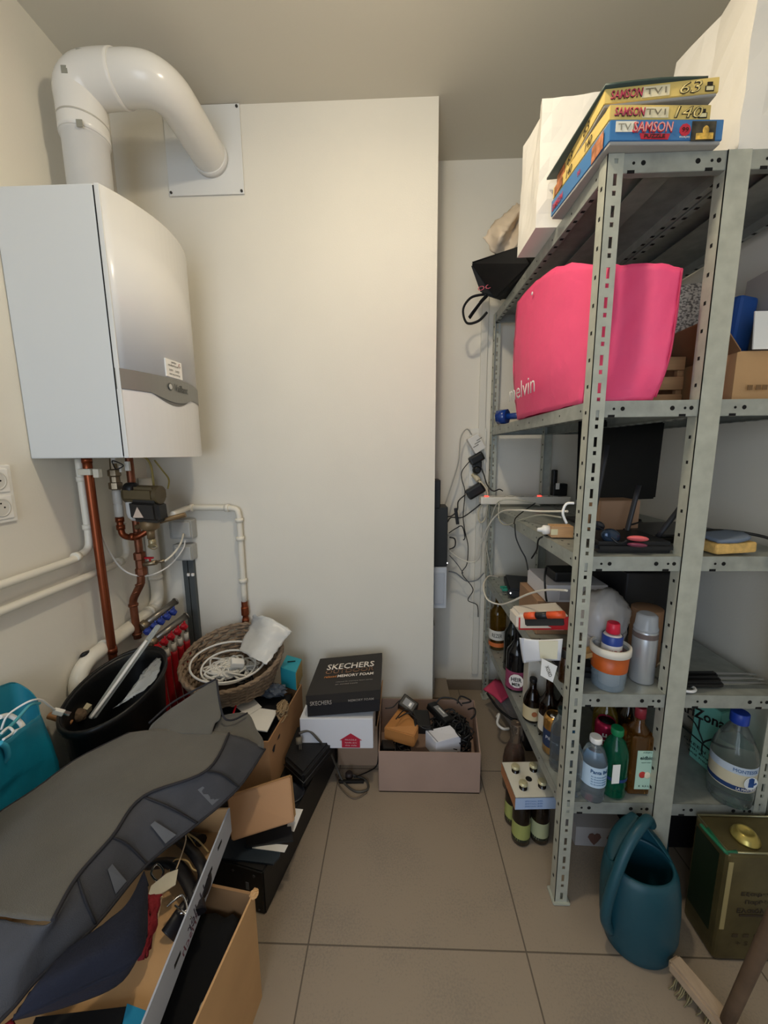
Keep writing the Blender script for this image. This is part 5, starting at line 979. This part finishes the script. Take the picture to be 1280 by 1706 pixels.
tg = T('swing_tag', 'cream card tag on a string lying over the black straps', 'tag', tuple(V((-0.535,0.705,0.390))))
part('card', MB().hexa([(-0.552,0.682,0.392), (-0.556,0.700,0.395), (-0.535,0.725,0.397), (-0.515,0.736,0.395), (-0.504,0.706,0.392), (-0.522,0.690,0.392), (-0.549,0.677,0.390)], (0, 0, -.0012)), M('#cfc9b6', .7), tg)
part('string', MB().tube([(-0.521,0.684,0.395), (-0.507,0.644,0.390), (-0.506,0.617,0.385), (-0.503,0.596,0.380)], .0016, 6), M('#c2a98a', .7), tg); part('string', MB().tube([(-0.519,0.736,0.395), (-0.523,0.769,0.400), (-0.534,0.805,0.400), (-0.557,0.831,0.400)], .0016, 6), M('#c2a98a', .7), tg)
m = MB().tube([(-0.563,0.846,0.370), (-0.516,0.824,0.370), (-0.478,0.803,0.360)], .0022, 6).tube([(-0.542,0.744,0.380), (-0.539,0.764,0.385), (-0.509,0.762,0.385), (-0.487,0.748,0.380), (-0.470,0.751,0.370)], .0018, 6).tube([(-0.552,0.839,0.370), (-0.512,0.810,0.360), (-0.491,0.775,0.360)], .0015, 6)
solo('twine', m, M('#a98c5c', .8), 'loose tan twine curling at the back of the printed tray', 'twine', kind='stuff')

# ------------------------------------------------ centre of the floor
dd = obox('flat_carton', 'low open brown carton below the white box against the wall', [(-.262, 1.655), (-.085, 1.655), (-.088, 1.475), (-.262, 1.475)], .0, .19, M('#a58a72', .85, bump=.1), .004)
part('raised_flap', MB().hexa([(-.087, 1.475, .19), (-.085, 1.655, .19), (-.070, 1.655, .29), (-.072, 1.475, .29)], (-.004, 0, 0)), KRAFT, dd)
wh = T('white_box', 'white glossy box with a red house print under the black shoe box', 'box', (-.24, 1.48, .19))
wc_ = [(-.372, 1.62, .325), (-.095, 1.64, .325), (-.098, 1.345, .325), (-.385, 1.340, .325)]
part('body', MB().hexa(wc_, (0, 0, -.130), .002), M('#dcdde2', .35), wh)
part('house_print', MB().hexa([(-.222, 1.3415, .200), (-.150, 1.3425, .200), (-.150, 1.3425, .232), (-.142, 1.3425, .232), (-.186, 1.3420, .262), (-.230, 1.3415, .232), (-.222, 1.3415, .232)], (0, .001, 0)), M('#b3243c', .5), wh); SUB[wh.name] = wh.children[-1]
for k, s in enumerate(('FRAGILE', 'handle care', 'this side')): text(wh, s, (-.186, 1.3405, .236 - .012 * k), (1, 0, 0), (0, 0, 1), .006, M('#e3b7bd', .5), .045)
SKB = M('#26221f', .6, bump=.1, scale=200)
sh = T('shoe_box', 'black shoe box with white and bronze lettering on the white box', 'shoe box', (-.215, 1.48, .33))
s0 = [V((-.352, 1.600, .425)), V((-.070, 1.615, .448)), V((-.068, 1.352, .440)), V((-.358, 1.345, .415))]
part('base', MB().hexa([p + (sum(s0, V((0, 0, 0))) / 4 - p).normalized() * .004 for p in s0], (0, 0, -.088), .001), M('#17161a', .6), sh)
SUB[sh.name] = part('lid', MB().hexa([p + V((0, 0, .004)) for p in s0], (0, 0, -.040), .001), SKB, sh)
r_, u_2 = (s0[2] - s0[3]).normalized(), (s0[0] - s0[3]).normalized(); ctr = lambda a, b2: s0[3] + (s0[2] - s0[3]) * a + (s0[0] - s0[3]) * b2 + V((0, 0, .0052))
text(sh, 'SKECHERS', ctr(.52, .70), r_, u_2, .040, M('#e6ddd2', .5), .205, bold=.015)
text(sh, 'OUTDOOR', ctr(.52, .56), r_, u_2, .024, M('#b0805c', .5), .205); text(sh, 'OUTDOOR', ctr(.52, .56) + V((0, 0, .0006)), r_, u_2, .019, M('#2a2420', .6), .199, bold=-.02)
text(sh, 'MEMORY FOAM', ctr(.62, .43), r_, u_2, .018, M('#e6ddd2', .5), .150, bold=.02); text(sh, 'relaxed', ctr(.26, .43), r_, u_2, .014, M('#c07a3c', .5), .05, bold=.02)
text(sh, 'relaxed fit memory foam series', ctr(.62, .27), r_, u_2, .007, M('#8f8880', .5), .15); text(sh, 'air cooled insole', ctr(.52, .215), r_, u_2, .007, M('#8f8880', .5), .09)
fo = lambda a, z: s0[3] + (s0[2] - s0[3]) * a + V((0, -.0012, z))
text(sh, 'SKECHERS', fo(.20, -.030), r_, (0, 0, 1), .018, M('#a89f96', .5), .085, bold=.01); text(sh, 'MEMORY FOAM', fo(.74, -.030), r_, (0, 0, 1), .010, M('#8f8880', .5), .10, bold=.02)

cb = T('cable_carton', 'brown carton packed with power adapters in the middle of the floor', 'box', (.13, 1.51, 0))
cs = [(-.085, 1.675), (.365, 1.672), (.325, 1.345), (-.078, 1.345)]
CBM = M('#a3897a', .85, bump=.1, scale=80, var=.04)
cs3 = [V((a, b2, 0)) for a, b2 in cs]; ce = sum(cs3, V((0, 0, 0))) / 4
for i in range(4):
    j = (i + 1) % 4; a, b2 = cs3[i], cs3[j]; ia, ib = a + (ce - a).normalized() * .006, b2 + (ce - b2).normalized() * .006
    part('side_panel', MB().hexa([v + V((0, 0, .183)) for v in (a, b2, ib, ia)], (0, 0, -.183), .001), CBM, cb)
part('bottom_panel', MB().hexa([v + V((0, 0, .005)) for v in cs3], (0, 0, -.004)), CBM, cb)
m = tangle(MB(), (.22, 1.50, .155), (.115, .12, .045), 26, .0034, 6, 31); m = tangle(m, (.0, 1.45, .12), (.07, .09, .03), 8, .0034, 5, 32)
m.tube([(0.161,1.584,0.200), (0.197,1.600,0.240), (0.259,1.593,0.240), (0.289,1.575,0.220)], .0035, 8).tube([(0.265,1.563,0.240), (0.284,1.586,0.260), (0.330,1.581,0.240), (0.292,1.592,0.220)], .0035, 8).tube([(0.317,1.579,0.200), (0.340,1.560,0.220), (0.340,1.534,0.210), (0.318,1.516,0.200)], .0035, 8)
solo('cable_heap', m, M('#121214', .5), 'heap of tangled black cables filling the adapter carton', 'cables', kind='stuff')
def adapter(lab, c, sz, rot, mat=BLACK, lb=None):
    o = T('power_adapter', lab, 'adapter', c, 'power adapters'); part('block', MB().box(c, sz, rot=rot, bev=.005), mat, o)
    if lb:
        R_ = Euler(rot).to_matrix(); part('label', MB().box(V(c) + R_ @ V((0, 0, sz[2] / 2 + .0004)), (sz[0] * .6, sz[1] * .55, .0008), rot=rot), M('#8f8f8f', .6), o)
        part('label', MB().box(V(c) + R_ @ V((sz[0] * .12, 0, sz[2] / 2 + .0010)), (sz[0] * .12, sz[1] * .3, .0008), rot=rot), WHITE, o)
    return o
adapter('black adapter with printed label standing up at the carton back', (.045, 1.535, .245), (.075, .055, .06), (.5, .35, -.5), lb=1)
adapter('large square black adapter leaning over small brown box', (.098, 1.475, .215), (.07, .075, .055), (.35, .1, .1))
adapter('long slim black adapter lying diagonally on the cable heap', (.185, 1.54, .205), (.05, .12, .028), (.2, .2, .7), lb=1)
adapter('dark adapter at the left front corner of the carton', (-.045, 1.40, .145), (.05, .05, .05), (0, .2, .2))
e = solo('small_box', MB().hexa([(-0.059,1.450,0.205), (0.013,1.553,0.235), (0.086,1.429,0.235), (0.065,1.404,0.205)], (0, 0, -.055), .003), M('#b67a3f', .7), 'small amber brown box tucked left in the adapter carton', 'box')
wb2 = T('white_cube_box', 'small white folding box at the front of adapter carton', 'box', (.13, 1.41, .12))
wp = [V((0.115,1.442,0.200)), V((0.221,1.470,0.205)), V((0.258,1.415,0.200)), V((0.153,1.376,0.200))]
part('carton', MB().hexa(wp, (0, 0, -.075), .001), M('#dedde2', .5), wb2); part('flap_line', MB().hexa([wp[0].lerp(wp[1], .05) + V((0, 0, .0012)), wp[0].lerp(wp[1], .08) + V((0, 0, .0012)), wp[3].lerp(wp[2], .08) + V((0, 0, .0012)), wp[3].lerp(wp[2], .05) + V((0, 0, .0012))], (0, 0, -.001)), M('#8b8b92', .5), wb2)
solo('thin_cable', MB().tube([(-0.056,1.538,0.230), (-0.022,1.540,0.235), (0.005,1.561,0.250), (0.032,1.574,0.250)], .0025, 8).tube([(-0.008,1.431,0.260), (0.031,1.488,0.262), (0.068,1.459,0.262), (0.090,1.403,0.250), (0.143,1.396,0.240)], .0025, 8).tube([(0.002,1.435,0.262), (0.043,1.463,0.264), (0.076,1.430,0.262)], .0025, 8), BLACK, 'thin black cable lying over small amber box', 'cable')

pw = T('power_cable', 'grey power cable with a two-pin plug looping onto the floor', 'cable', (-.28, 1.36, 0))
part('cord', MB().tube([(-0.387,1.328,0.270), (-0.350,1.342,0.270), (-0.314,1.334,0.240), (-0.281,1.373,0.160), (-0.260,1.407,0.060), (-0.228,1.384,0.006), (-0.173,1.340,0.006), (-0.125,1.349,0.006), (-0.134,1.392,0.006), (-0.200,1.421,0.006)], .0045, 8), M('#4a463f', .5), pw)
part('cord', MB().tube([(-0.264,1.421,0.004), (-0.234,1.357,0.004), (-0.175,1.309,0.004), (-0.125,1.338,0.004)], .003, 8), M('#6b5d4e', .5), pw)
p = V((-0.386,1.321,0.260)); part('plug', MB().cyl(p, p + V((.004, -.012, -.02)), .012, 14).cyl(p + V((.004, -.012, -.02)), p + V((.006, -.020, -.038)), .002, 8).cyl(p + V((.010, -.010, -.02)), p + V((.012, -.018, -.038)), .002, 8), M('#6d6658', .5), pw)
solo('black_strip', MB().box(tuple(V((-0.195,1.385,0.006))), (.105, .012, .012), rot=(0, 0, .04), bev=.002), BLACK, 'short flat black strip lying on the tiles by the cable loop', 'strip')
solo('floor_plug', MB().lathe([(.016, 0), (.016, .015), (.010, .022)], 16, (-0.207,1.415,0.000)), M('#3a2f2c', .5), 'round dark brown plug standing on the floor beside the strip', 'plug')
solo('thin_cable', MB().tube([(-0.183,1.391,0.020), (-0.125,1.438,0.006), (-0.093,1.470,0.006), (-0.087,1.477,0.050)], .0025, 8), BLACK, 'thin black cable between floor plug and flat carton', 'cable')

# ------------------------------------------------ deep corner behind the chase
ib = T('wall_device', 'black box mounted on the side of the wall projection', 'device', (.21, 1.87, 1.05))
part('housing', MB().box((.206, 1.87, .985 - .09 + .05), (.075, .12, .29), bev=.003), M('#1e201e', .5), ib)
part('upper_unit', MB().box((.188, 1.86, 1.15), (.038, .10, .14), bev=.004), BLACK, ib); part('status_light', MB().ball((.244, 1.812, .815), .003, sub=2), M('#ffffff', .5, emit=3), ib)
fb = T('fuse_cabinet', 'white recessed plastic cabinet below the black wall device', 'cabinet', (.205, 1.87, .60))
part('case', MB().box((.205, 1.87, .69), (.073, .13, .21), bev=.003), M('#c3c8ce', .4), fb); part('door', MB().box((.205, 1.802, .69), (.05, .006, .16), bev=.002), M('#b4bac2', .3), fb)
solo('leaning_board', MB().box((.185, 1.95, .22), (.03, .06, .44), bev=.001), M('#c9c7c0', .6), 'narrow white upright panel behind the wall projection', 'panel')
solo('loose_tile', MB().hexa([(.175, 1.90, .035), (.285, 1.90, .035), (.275, 2.015, .075), (.175, 2.015, .075)], (0, 0, -.010)), M('#8f8273', .5), 'spare beige floor tile leaning against the baseboard', 'tile')
solo('white_conduit', MB().box((.438, 2.024, 1.15), (.034, .014, 2.1), bev=.003), M('#d9d5c9', .5), 'white vertical cable conduit beside the rear rack post', 'conduit')
wp_ = T('wall_socket', 'white socket plate on the back wall behind the plug-in chargers', 'socket', (.42, 2.03, 1.25))
part('frame', MB().box((.42, 2.024, 1.32), (.085, .012, .30), bev=.004), M('#e3e0d6', .35), wp_)
wa = T('plug_charger', 'white plug-in charger with printed label, highest on the back wall', 'charger', (0.405,2.000,1.389), 'plug-in chargers on the back wall')
p = V((0.402,1.985,1.391)); part('body', MB().box(p, (.060, .045, .085), rot=(0, -.55, 0), bev=.004), M('#dcd9d2', .4), wa); part('lettering', MB().box(p + V((.004, -.0232, .005)), (.034, .0008, .004), rot=(0, -.55, 0)).box(p + V((-.004, -.0232, -.012)), (.030, .0008, .004), rot=(0, -.55, 0)).box(p + V((.012, -.0232, .022)), (.030, .0008, .004), rot=(0, -.55, 0)), M('#77736c', .6), wa)
part('cord', MB().tube([(0.379,1.980,1.436), (0.352,1.970,1.463), (0.321,1.960,1.418), (0.310,1.950,1.299), (0.276,1.950,1.178), (0.229,1.940,1.032)], .0032, 8), M('#a8a69c', .5), wa)
wa = T('plug_charger', 'black plug-in charger directly below the white one', 'charger', (0.413,2.000,1.312), 'plug-in chargers on the back wall'); p = V((0.407,1.985,1.316)); part('body', MB().box(p, (.075, .045, .045), rot=(0, -.5, 0), bev=.010), BLACK, wa); part('pins_base', MB().box(p + V((.005, .01, -.03)), (.045, .04, .035), bev=.006), BLACK, wa)
part('cord', MB().tube([(0.373,1.980,1.304), (0.333,1.970,1.253), (0.334,1.970,1.207), (0.350,1.970,1.145), (0.342,1.960,1.022), (0.353,1.960,0.942), (0.371,1.960,0.862), (0.367,1.960,0.765), (0.343,1.960,0.715), (0.392,1.960,0.649), (0.402,1.960,0.616), (0.378,1.960,0.565), (0.429,1.970,0.534), (0.439,1.980,0.462)], .0024, 6), BLACK, wa)
part('cord', MB().tube([(0.425,1.980,1.282), (0.443,1.970,1.237), (0.458,1.950,1.183), (0.484,1.930,1.155), (0.514,1.930,1.163), (0.532,1.930,1.154)], .0032, 6), BLACK, wa)
wa = T('plug_charger', 'round black plug under the black charger on back wall', 'charger', (0.412,2.000,1.257), 'plug-in chargers on the back wall'); p = V((0.410,1.990,1.258)); part('body', MB().lathe([(.017, 0), (.020, .01), (.020, .035), (.012, .045)], 18, p + V((0, .02, 0)), (0, -1, 0)), BLACK, wa)
wa = T('plug_charger', 'cream plug with cream cord between two black ones', 'charger', (0.413,2.000,1.211), 'plug-in chargers on the back wall'); p = V((0.410,1.985,1.215)); part('body', MB().cyl(p + V((-.012, .02, .02)), p + V((.01, -.01, -.012)), .014, 14).cyl(p + V((.01, -.01, -.012)), p + V((.03, -.015, -.03)), .006, 10), M('#d3c7a8', .4), wa)
part('cord', MB().tube([(0.429,1.960,1.198), (0.459,1.950,1.153), (0.464,1.950,1.085), (0.451,1.950,1.007), (0.427,1.950,0.992), (0.417,1.950,1.039), (0.436,1.950,1.091)], .0038, 8), M('#cfc5aa', .5), wa)
wa = T('plug_charger', 'large black plug-in charger, lowest on the back wall', 'charger', (0.408,2.000,1.148), 'plug-in chargers on the back wall'); p = V((0.405,1.985,1.150)); part('body', MB().box(p, (.095, .050, .055), rot=(0, -.55, 0), bev=.012), BLACK, wa)
part('cord', MB().tube([(0.354,1.970,1.133), (0.316,1.960,1.100), (0.309,1.950,1.055), (0.279,1.950,1.024), (0.229,1.940,1.025)], .0035, 6), BLACK, wa); part('cord', MB().tube([(0.433,1.950,1.091), (0.389,1.950,1.054), (0.334,1.950,1.017), (0.279,1.950,1.017), (0.257,1.940,0.994), (0.229,1.940,0.988)], .0035, 6), BLACK, wa)
solo('cable_tie', MB().box((0.305,1.940,1.025), (.016, .012, .085), rot=(0, -.15, 0), bev=.003), BLACK, 'black strap bundle around wires beside the black wall device', 'cable tie')
for k, (pts, r, mt, lab) in enumerate((
    ([(0.267,1.940,0.937), (0.305,1.950,0.960), (0.336,1.950,0.970), (0.352,1.950,0.913), (0.343,1.950,0.897)], .0028, BLACK, 'short black wire leaving the wall device top'),
    ([(0.270,1.940,0.915), (0.298,1.940,0.906), (0.299,1.940,0.867), (0.271,1.940,0.851)], .0035, BLACK, 'small black wire loop at the wall device side'),
    ([(0.271,1.940,0.842), (0.324,1.950,0.800), (0.387,1.950,0.778), (0.420,1.920,0.809), (0.421,1.880,0.898), (0.437,1.800,1.005), (0.464,1.700,1.084), (0.479,1.500,1.122), (0.524,1.400,1.133), (0.556,1.250,1.156)], .0038, PVC, 'long cream cable sweeping from wall device across the third shelf'),
    ([(0.448,1.900,0.735), (0.445,1.900,0.846), (0.450,1.850,0.980), (0.463,1.800,1.091), (0.484,1.750,1.131), (0.571,1.750,1.128), (0.653,1.750,1.106)], .0032, M('#b9b6a8', .5), 'grey cable rising from the network router to shelf three'),
    ([(0.474,1.880,0.732), (0.459,1.880,0.820), (0.444,1.880,0.913), (0.465,1.880,1.019)], .0030, M('#b9b6a8', .5), 'grey cable parallel to the rising one beside rear post'),
    ([(0.465,1.700,0.780), (0.408,1.650,0.802), (0.362,1.550,0.796), (0.355,1.450,0.775), (0.389,1.400,0.774), (0.399,1.300,0.824), (0.425,1.200,0.892), (0.442,1.100,0.943), (0.457,1.000,0.979)], .0032, M('#cfcabd', .5), 'cream cable looping below the network router to front post'),
    ([(0.468,1.750,1.118), (0.457,1.700,1.051), (0.464,1.600,1.043), (0.493,1.500,1.086), (0.524,1.400,1.119), (0.536,1.250,1.136)], .0030, M('#a8a698', .5), 'thin grey cable drooping over the third shelf edge'),
    ([(0.442,0.960,1.222), (0.425,0.965,1.219), (0.418,0.965,1.196), (0.429,0.965,1.170)], .0032, WHITE, 'short white loop of cable behind the front post'),
    ([(0.422,1.360,1.094), (0.428,1.360,1.045), (0.444,1.350,1.003), (0.459,1.340,0.973), (0.463,1.320,0.935)], .0024, BLACK, 'thin black cable hanging from shelf three edge'),
    ([(0.489,1.220,1.086), (0.465,1.240,1.066), (0.468,1.260,1.026), (0.466,1.300,0.984)], .0028, BLACK, 'black charger cable curving below the wooden block'),
    ([(0.541,1.500,1.150), (0.458,1.450,1.107), (0.432,1.400,1.088)], .0022, BLACK, 'fine black wire on the third shelf'),
    ([(0.270,1.940,0.732), (0.310,1.950,0.719), (0.369,1.960,0.672), (0.425,1.970,0.676), (0.454,1.950,0.719)], .0035, M('#7c7f82', .5), 'grey cable sagging from the wall device to rear post'),
    ([(0.272,1.940,0.819), (0.315,1.950,0.768), (0.347,1.950,0.719)], .0022, M('#55585a', .5), 'fine dark wire below the wall device'))):
    solo('loose_cable', MB().tube(pts, r, 8), mt, lab, 'cable')

# ------------------------------------------------ under and before the rack
gb_ = T('sports_bag', 'grey and pink bag with black trim lying under the rack back', 'bag', (.52, 1.8, 0))
part('body', MB().hexa([(0.494,1.827,0.130), (0.606,1.920,0.140), (0.714,1.732,0.100), (0.568,1.573,0.070)], (0, 0, -.068), .02, 3), M('#8a8480', .7), gb_)
part('pink_end', MB().sheet([[(0.448,1.841,0.120), (0.520,1.886,0.150)], [(0.485,1.792,0.120), (0.558,1.839,0.150)], [(0.510,1.736,0.120), (0.561,1.765,0.140)]], .01, 4), M('#c8405f', .6), gb_)
part('trim', MB().tube([(0.459,1.809,0.125), (0.488,1.707,0.115), (0.528,1.646,0.110), (0.561,1.644,0.100)], .006, 8), BLACK, gb_)
part('handle', MB().tube([(0.475,1.676,0.090), (0.484,1.670,0.110), (0.463,1.621,0.100), (0.479,1.587,0.100), (0.510,1.600,0.090)], .006, 10), WHITE, gb_)
o = bottle('glass_bottle', 'clear glass bottle of brown liquid behind the beer carrier', .468, 1.385, .001, [(.038, 0), (.042, .004), (.044, .12), (.038, .16), (.020, .21), (.017, .27), (.019, .275), (.019, .285)], M('#c9b9a8', .06, trans=.9, ior=1.4))
part('liquid', MB().lathe([(.036, .006), (.040, .12), (.035, .155), (.026, .18), (0, .18)], 28, (.468, 1.385, .001)), M('#6a2f16', .1, trans=.5), o)
bcr = T('bottle_carrier', 'white and blue cardboard carrier cap on four beer bottles', 'carrier', (.46, 1.20, .15))
bpos = [(.430, 1.168), (.497, 1.175), (.425, 1.238), (.492, 1.245)]
tp = [V((.392, 1.128, .205)), V((.535, 1.135, .205)), V((.528, 1.285, .205)), V((.386, 1.278, .205))]
for i, (x, y) in enumerate(bpos):
    lab = ['front left beer bottle with yellow-green label under the carrier', 'front right beer bottle with green-white label under the carrier', 'rear left beer bottle with yellow-green label under the carrier', 'rear right dark beer bottle hidden under the carrier'][i]
    o = bottle('carrier_bottle', lab, x, y, .001, [(.028, 0), (.031, .004), (.031, .12), (.026, .15), (.014, .18), (.0125, .222)], M('#1a120b', .1), lab=(.018, .085, .0313), labm=M(['#9ba05a', '#a9ad86', '#9ba05a', '#9ba05a'][i], .6), group='beer bottles in the carrier')
    part('crown_cap', MB().lathe([(.0155, .220), (.0145, .225), (.012, .228), (0, .229)], 14, (x, y, .001), smooth=False), M('#cfc7a0', .35, .4), o)
    part('label_band', MB().lathe([(.0315, .018), (.0315, .028)], 24, (x, y, .001), cap=False), M('#23251b', .6), o)
part('top_panel', MB().hexa(tp, (0, 0, -.002)), M('#d5d2c4', .6), bcr)
for i in range(4):
    a, b2 = tp[i], tp[(i + 1) % 4]; part('side_panel', MB().hexa([a, b2, b2 + V((0, 0, -.045)), a + V((0, 0, -.045))], tuple((sum(tp, V((0, 0, 0))) / 4 - (a + b2) / 2).normalized() * .0012)), M('#a9bddb', .6) if i == 0 else M('#a8714a', .7), bcr)
part('finger_hole', MB().lathe([(.011, 0), (.011, .0008)], 18, (.462, 1.205, .2052)), HOLE, bcr)
for k in range(3): text(bcr, 'SPECIAAL BIER', (.455, 1.1303, .192 - .010 * k), (1, .05, 0), (0, 0, 1), .005, M('#6f8fc0', .6), .06)
for x, y in bpos: pass
hb_ = T('heart_box', 'grey cardboard strip with two brown heart cut-outs under the rack', 'box', tuple(V((0.701,1.159,0.000))))
a, b2 = V((0.611,1.150,0.000)), V((0.775,1.144,0.000))
part('panel', MB().hexa([a + V((0, 0, .075)), b2 + V((0, 0, .075)), b2 + V((0, .08, .075)), a + V((0, .08, .075))], (0, 0, -.074)), M('#a9a5a3', .7), hb_)
for k in (.38, .76):
    c = a.lerp(b2, k) + V((0, -.001, .036)); part('heart', MB().hexa([c + V((x * 1.25, 0, z * 1.2)) for x, z in ((0, -.024), (.010, -.012), (.018, .002), (.014, .012), (.006, .015), (0, .010), (-.006, .015), (-.014, .012), (-.018, .002), (-.010, -.012))], (0, -.001, 0)), M('#6d4f45', .7), hb_)
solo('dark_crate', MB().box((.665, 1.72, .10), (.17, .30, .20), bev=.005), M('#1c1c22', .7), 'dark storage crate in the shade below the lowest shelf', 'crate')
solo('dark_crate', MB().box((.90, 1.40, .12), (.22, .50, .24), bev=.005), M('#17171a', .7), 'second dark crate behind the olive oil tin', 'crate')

wc3 = T('watering_can', 'teal plastic watering can standing in front of the rack', 'watering can', (.665, .92, 0))
TEALC = M('#154450', .45, bump=.15, scale=60, var=.06); cx0, cy0 = .668, .897
def can_shape(m):
    for v in m.bm.verts:
        v.co.x = v.co.x + cx0; v.co.y = v.co.y * .84 + cy0 + v.co.z * .08
    return m
m = MB().lathe([(0, 0), (.080, 0), (.085, .004), (.087, .02), (.097, .055), (.099, .12), (.098, .17), (.092, .215), (.085, .232), (.078, .236), (.075, .230), (.082, .21), (.090, .16), (.088, .06), (.066, .012), (0, .012)], 48)
part('body', can_shape(m), TEALC, wc3)
def hood(a, k):
    rim = V((cx0 + math.cos(a) * .086, cy0 + math.sin(a) * .072 + .018, .233))
    R0, L0, A = V((cx0 + .080, cy0 + .012, .236)), V((cx0 - .080, cy0 + .012, .236)), V((cx0 + .004, cy0 + .052, .338))
    t = a / (PI / 2); lip = R0.lerp(A, t ** .9) if t <= 1 else A.lerp(L0, (t - 1) ** 1.1)
    bul = math.sin(PI * k) * .020 * math.sin(a)
    return rim.lerp(lip, k) + V((math.cos(a) * bul, math.sin(a) * bul, bul))
rows = [[hood(a / 16 * PI, k) for a in range(0, 17)] for k in (0, .33, .66, 1)]
part('hood', MB().sheet(rows, .004, 3), TEALC, wc3)
H = [V((cx0 + .040, cy0 + .050, .315)), V((cx0 + .015, cy0 + .030, .350)), V((cx0 - .025, cy0 + .005, .345)), V((cx0 - .065, cy0 - .015, .305)), V((cx0 - .095, cy0 - .030, .24)), V((cx0 - .112, cy0 - .035, .17)), V((cx0 - .112, cy0 - .032, .105)), V((cx0 - .090, cy0 - .020, .055))]
part('handle', MB().tube(H, .0135, 14, sub=6), TEALC, wc3)
part('spout', MB().tube([(cx0 + .085, cy0 + .05, .06), (cx0 + .125, cy0 + .10, .13), (cx0 + .14, cy0 + .14, .22), (cx0 + .14, cy0 + .15, .27)], .014, 14), TEALC, wc3)

tn = T('oil_tin', 'dented gold and green metal olive oil tin with brass cap', 'tin', (.95, .905, 0))
TH = .335; x0, x1, yy0, yy1 = .838, 1.066, .852, .962
TINM = M('#5f5637', .38, .55, var=.30, vscale=9, bump=.3, scale=30)
b = bmesh.new(); m = MB().box(((x0 + x1) / 2, (yy0 + yy1) / 2, TH / 2), (x1 - x0, yy1 - yy0, TH), bev=.014, seg=4)
for f in m.bm.faces: f.smooth = False
part('body', m, TINM, tn)
part('top_rim', MB().tube([(x0 + .004, yy0 + .004, TH), (x1 - .004, yy0 + .004, TH), (x1 - .004, yy1 - .004, TH), (x0 + .004, yy1 - .004, TH)], .003, 8, sub=1, closed=True), M('#8f8b6d', .35, .7), tn)
part('left_panel', MB().box((x0 - .0006, (yy0 + yy1) / 2 + .006, TH * .56), (.0012, .075, TH * .72)), M('#1d2a1a', .4, .3), tn)
part('corner_stripe', MB().box((x0 + .010, yy0 - .0002, TH * .62), (.012, .0012, TH * .62)), M('#b5a878', .35, .5), tn)
for k, (sx, w_) in enumerate((('Εξαιρετικό', .10), ('Παρθένο', .075), ('Ελαιόλαδο', .11))): text(tn, sx, (.935, yy0 - .0004, .215 - .025 * k), (1, 0, 0), (0, 0, 1), .015, M('#2a1e12', .6), w_, bold=.02)
part('rule', MB().box((.935, yy0 - .0006, .150), (.095, .0012, .006)), M('#2a1e12', .6), tn)
for k in range(4): part('pictogram', MB().box((.885 + .028 * k, yy0 - .0006, .085), (.014, .0012, .010)), M('#3a2e1c', .6), tn)
text(tn, '+ 5 L e', (.925, yy0 - .0004, .060), (1, 0, 0), (0, 0, 1), .012, M('#3a2e1c', .6), .07)
part('cap', MB().lathe([(.030, 0), (.031, .004), (.028, .006), (.028, .012), (.024, .014), (.022, .020), (.016, .022), (.014, .019), (0, .019)], 32, (0.916,0.895,0.336)), M('#b3a25a', .3, .7), tn, 'brass screw cap')
part('carry_handle', MB().tube([(0.828,0.920,0.338), (0.820,0.916,0.346), (0.820,0.877,0.350), (0.823,0.847,0.350), (0.835,0.853,0.338)], .0045, 8).tube([(0.836,0.915,0.340), (0.828,0.852,0.342), (0.858,0.853,0.342)], .004, 8, sub=1), M('#1c6b4a', .4), tn, 'green wire handle')

bm_ = T('broom', 'worn wooden broom with pale block head in the lower right corner', 'broom', (.74, .78, 0))
a, b2 = V((0.707,0.820,0.062)), V((0.759,0.688,0.062)); d = (b2 - a).normalized(); q = V((d.y, -d.x, 0)) * -1
if q.x < 0: q = -q
part('head', MB().hexa([a - q * .020, a + q * .020, b2 + d * .06 + q * .022, b2 + d * .06 - q * .022], (0, 0, -.032), .006), M('#a8927a', .8, var=.15, vscale=14, stretch=(4, 1, 4), bump=.3, scale=100), bm_)
m = MB(); rnd = random.Random(4)
L_ = (b2 - a).length + .05
for i in range(90):
    t = rnd.uniform(.01, L_); s_ = rnd.uniform(-.017, .017); p = a + d * t + q * s_ + V((0, 0, -.030)); m.tube([p, p + q * (s_ * .5) + V((0, 0, -.018)), p + q * (s_ * .9 - .004) + d * rnd.uniform(-.006, .006) + V((0, 0, -.031))], .0014, 4, sub=1)
o = part('bristles', m, M('#8f8462', .9), bm_); o['kind'] = 'stuff'
hs = V((0.741,0.700,0.070)); he = V((0.711,0.620,0.472))
part('handle', MB().tube([hs, hs.lerp(he, .5), he, he + (he - hs) * 1.6], .0125, 14, sub=2), M('#5e4a38', .6, var=.2, vscale=20), bm_)
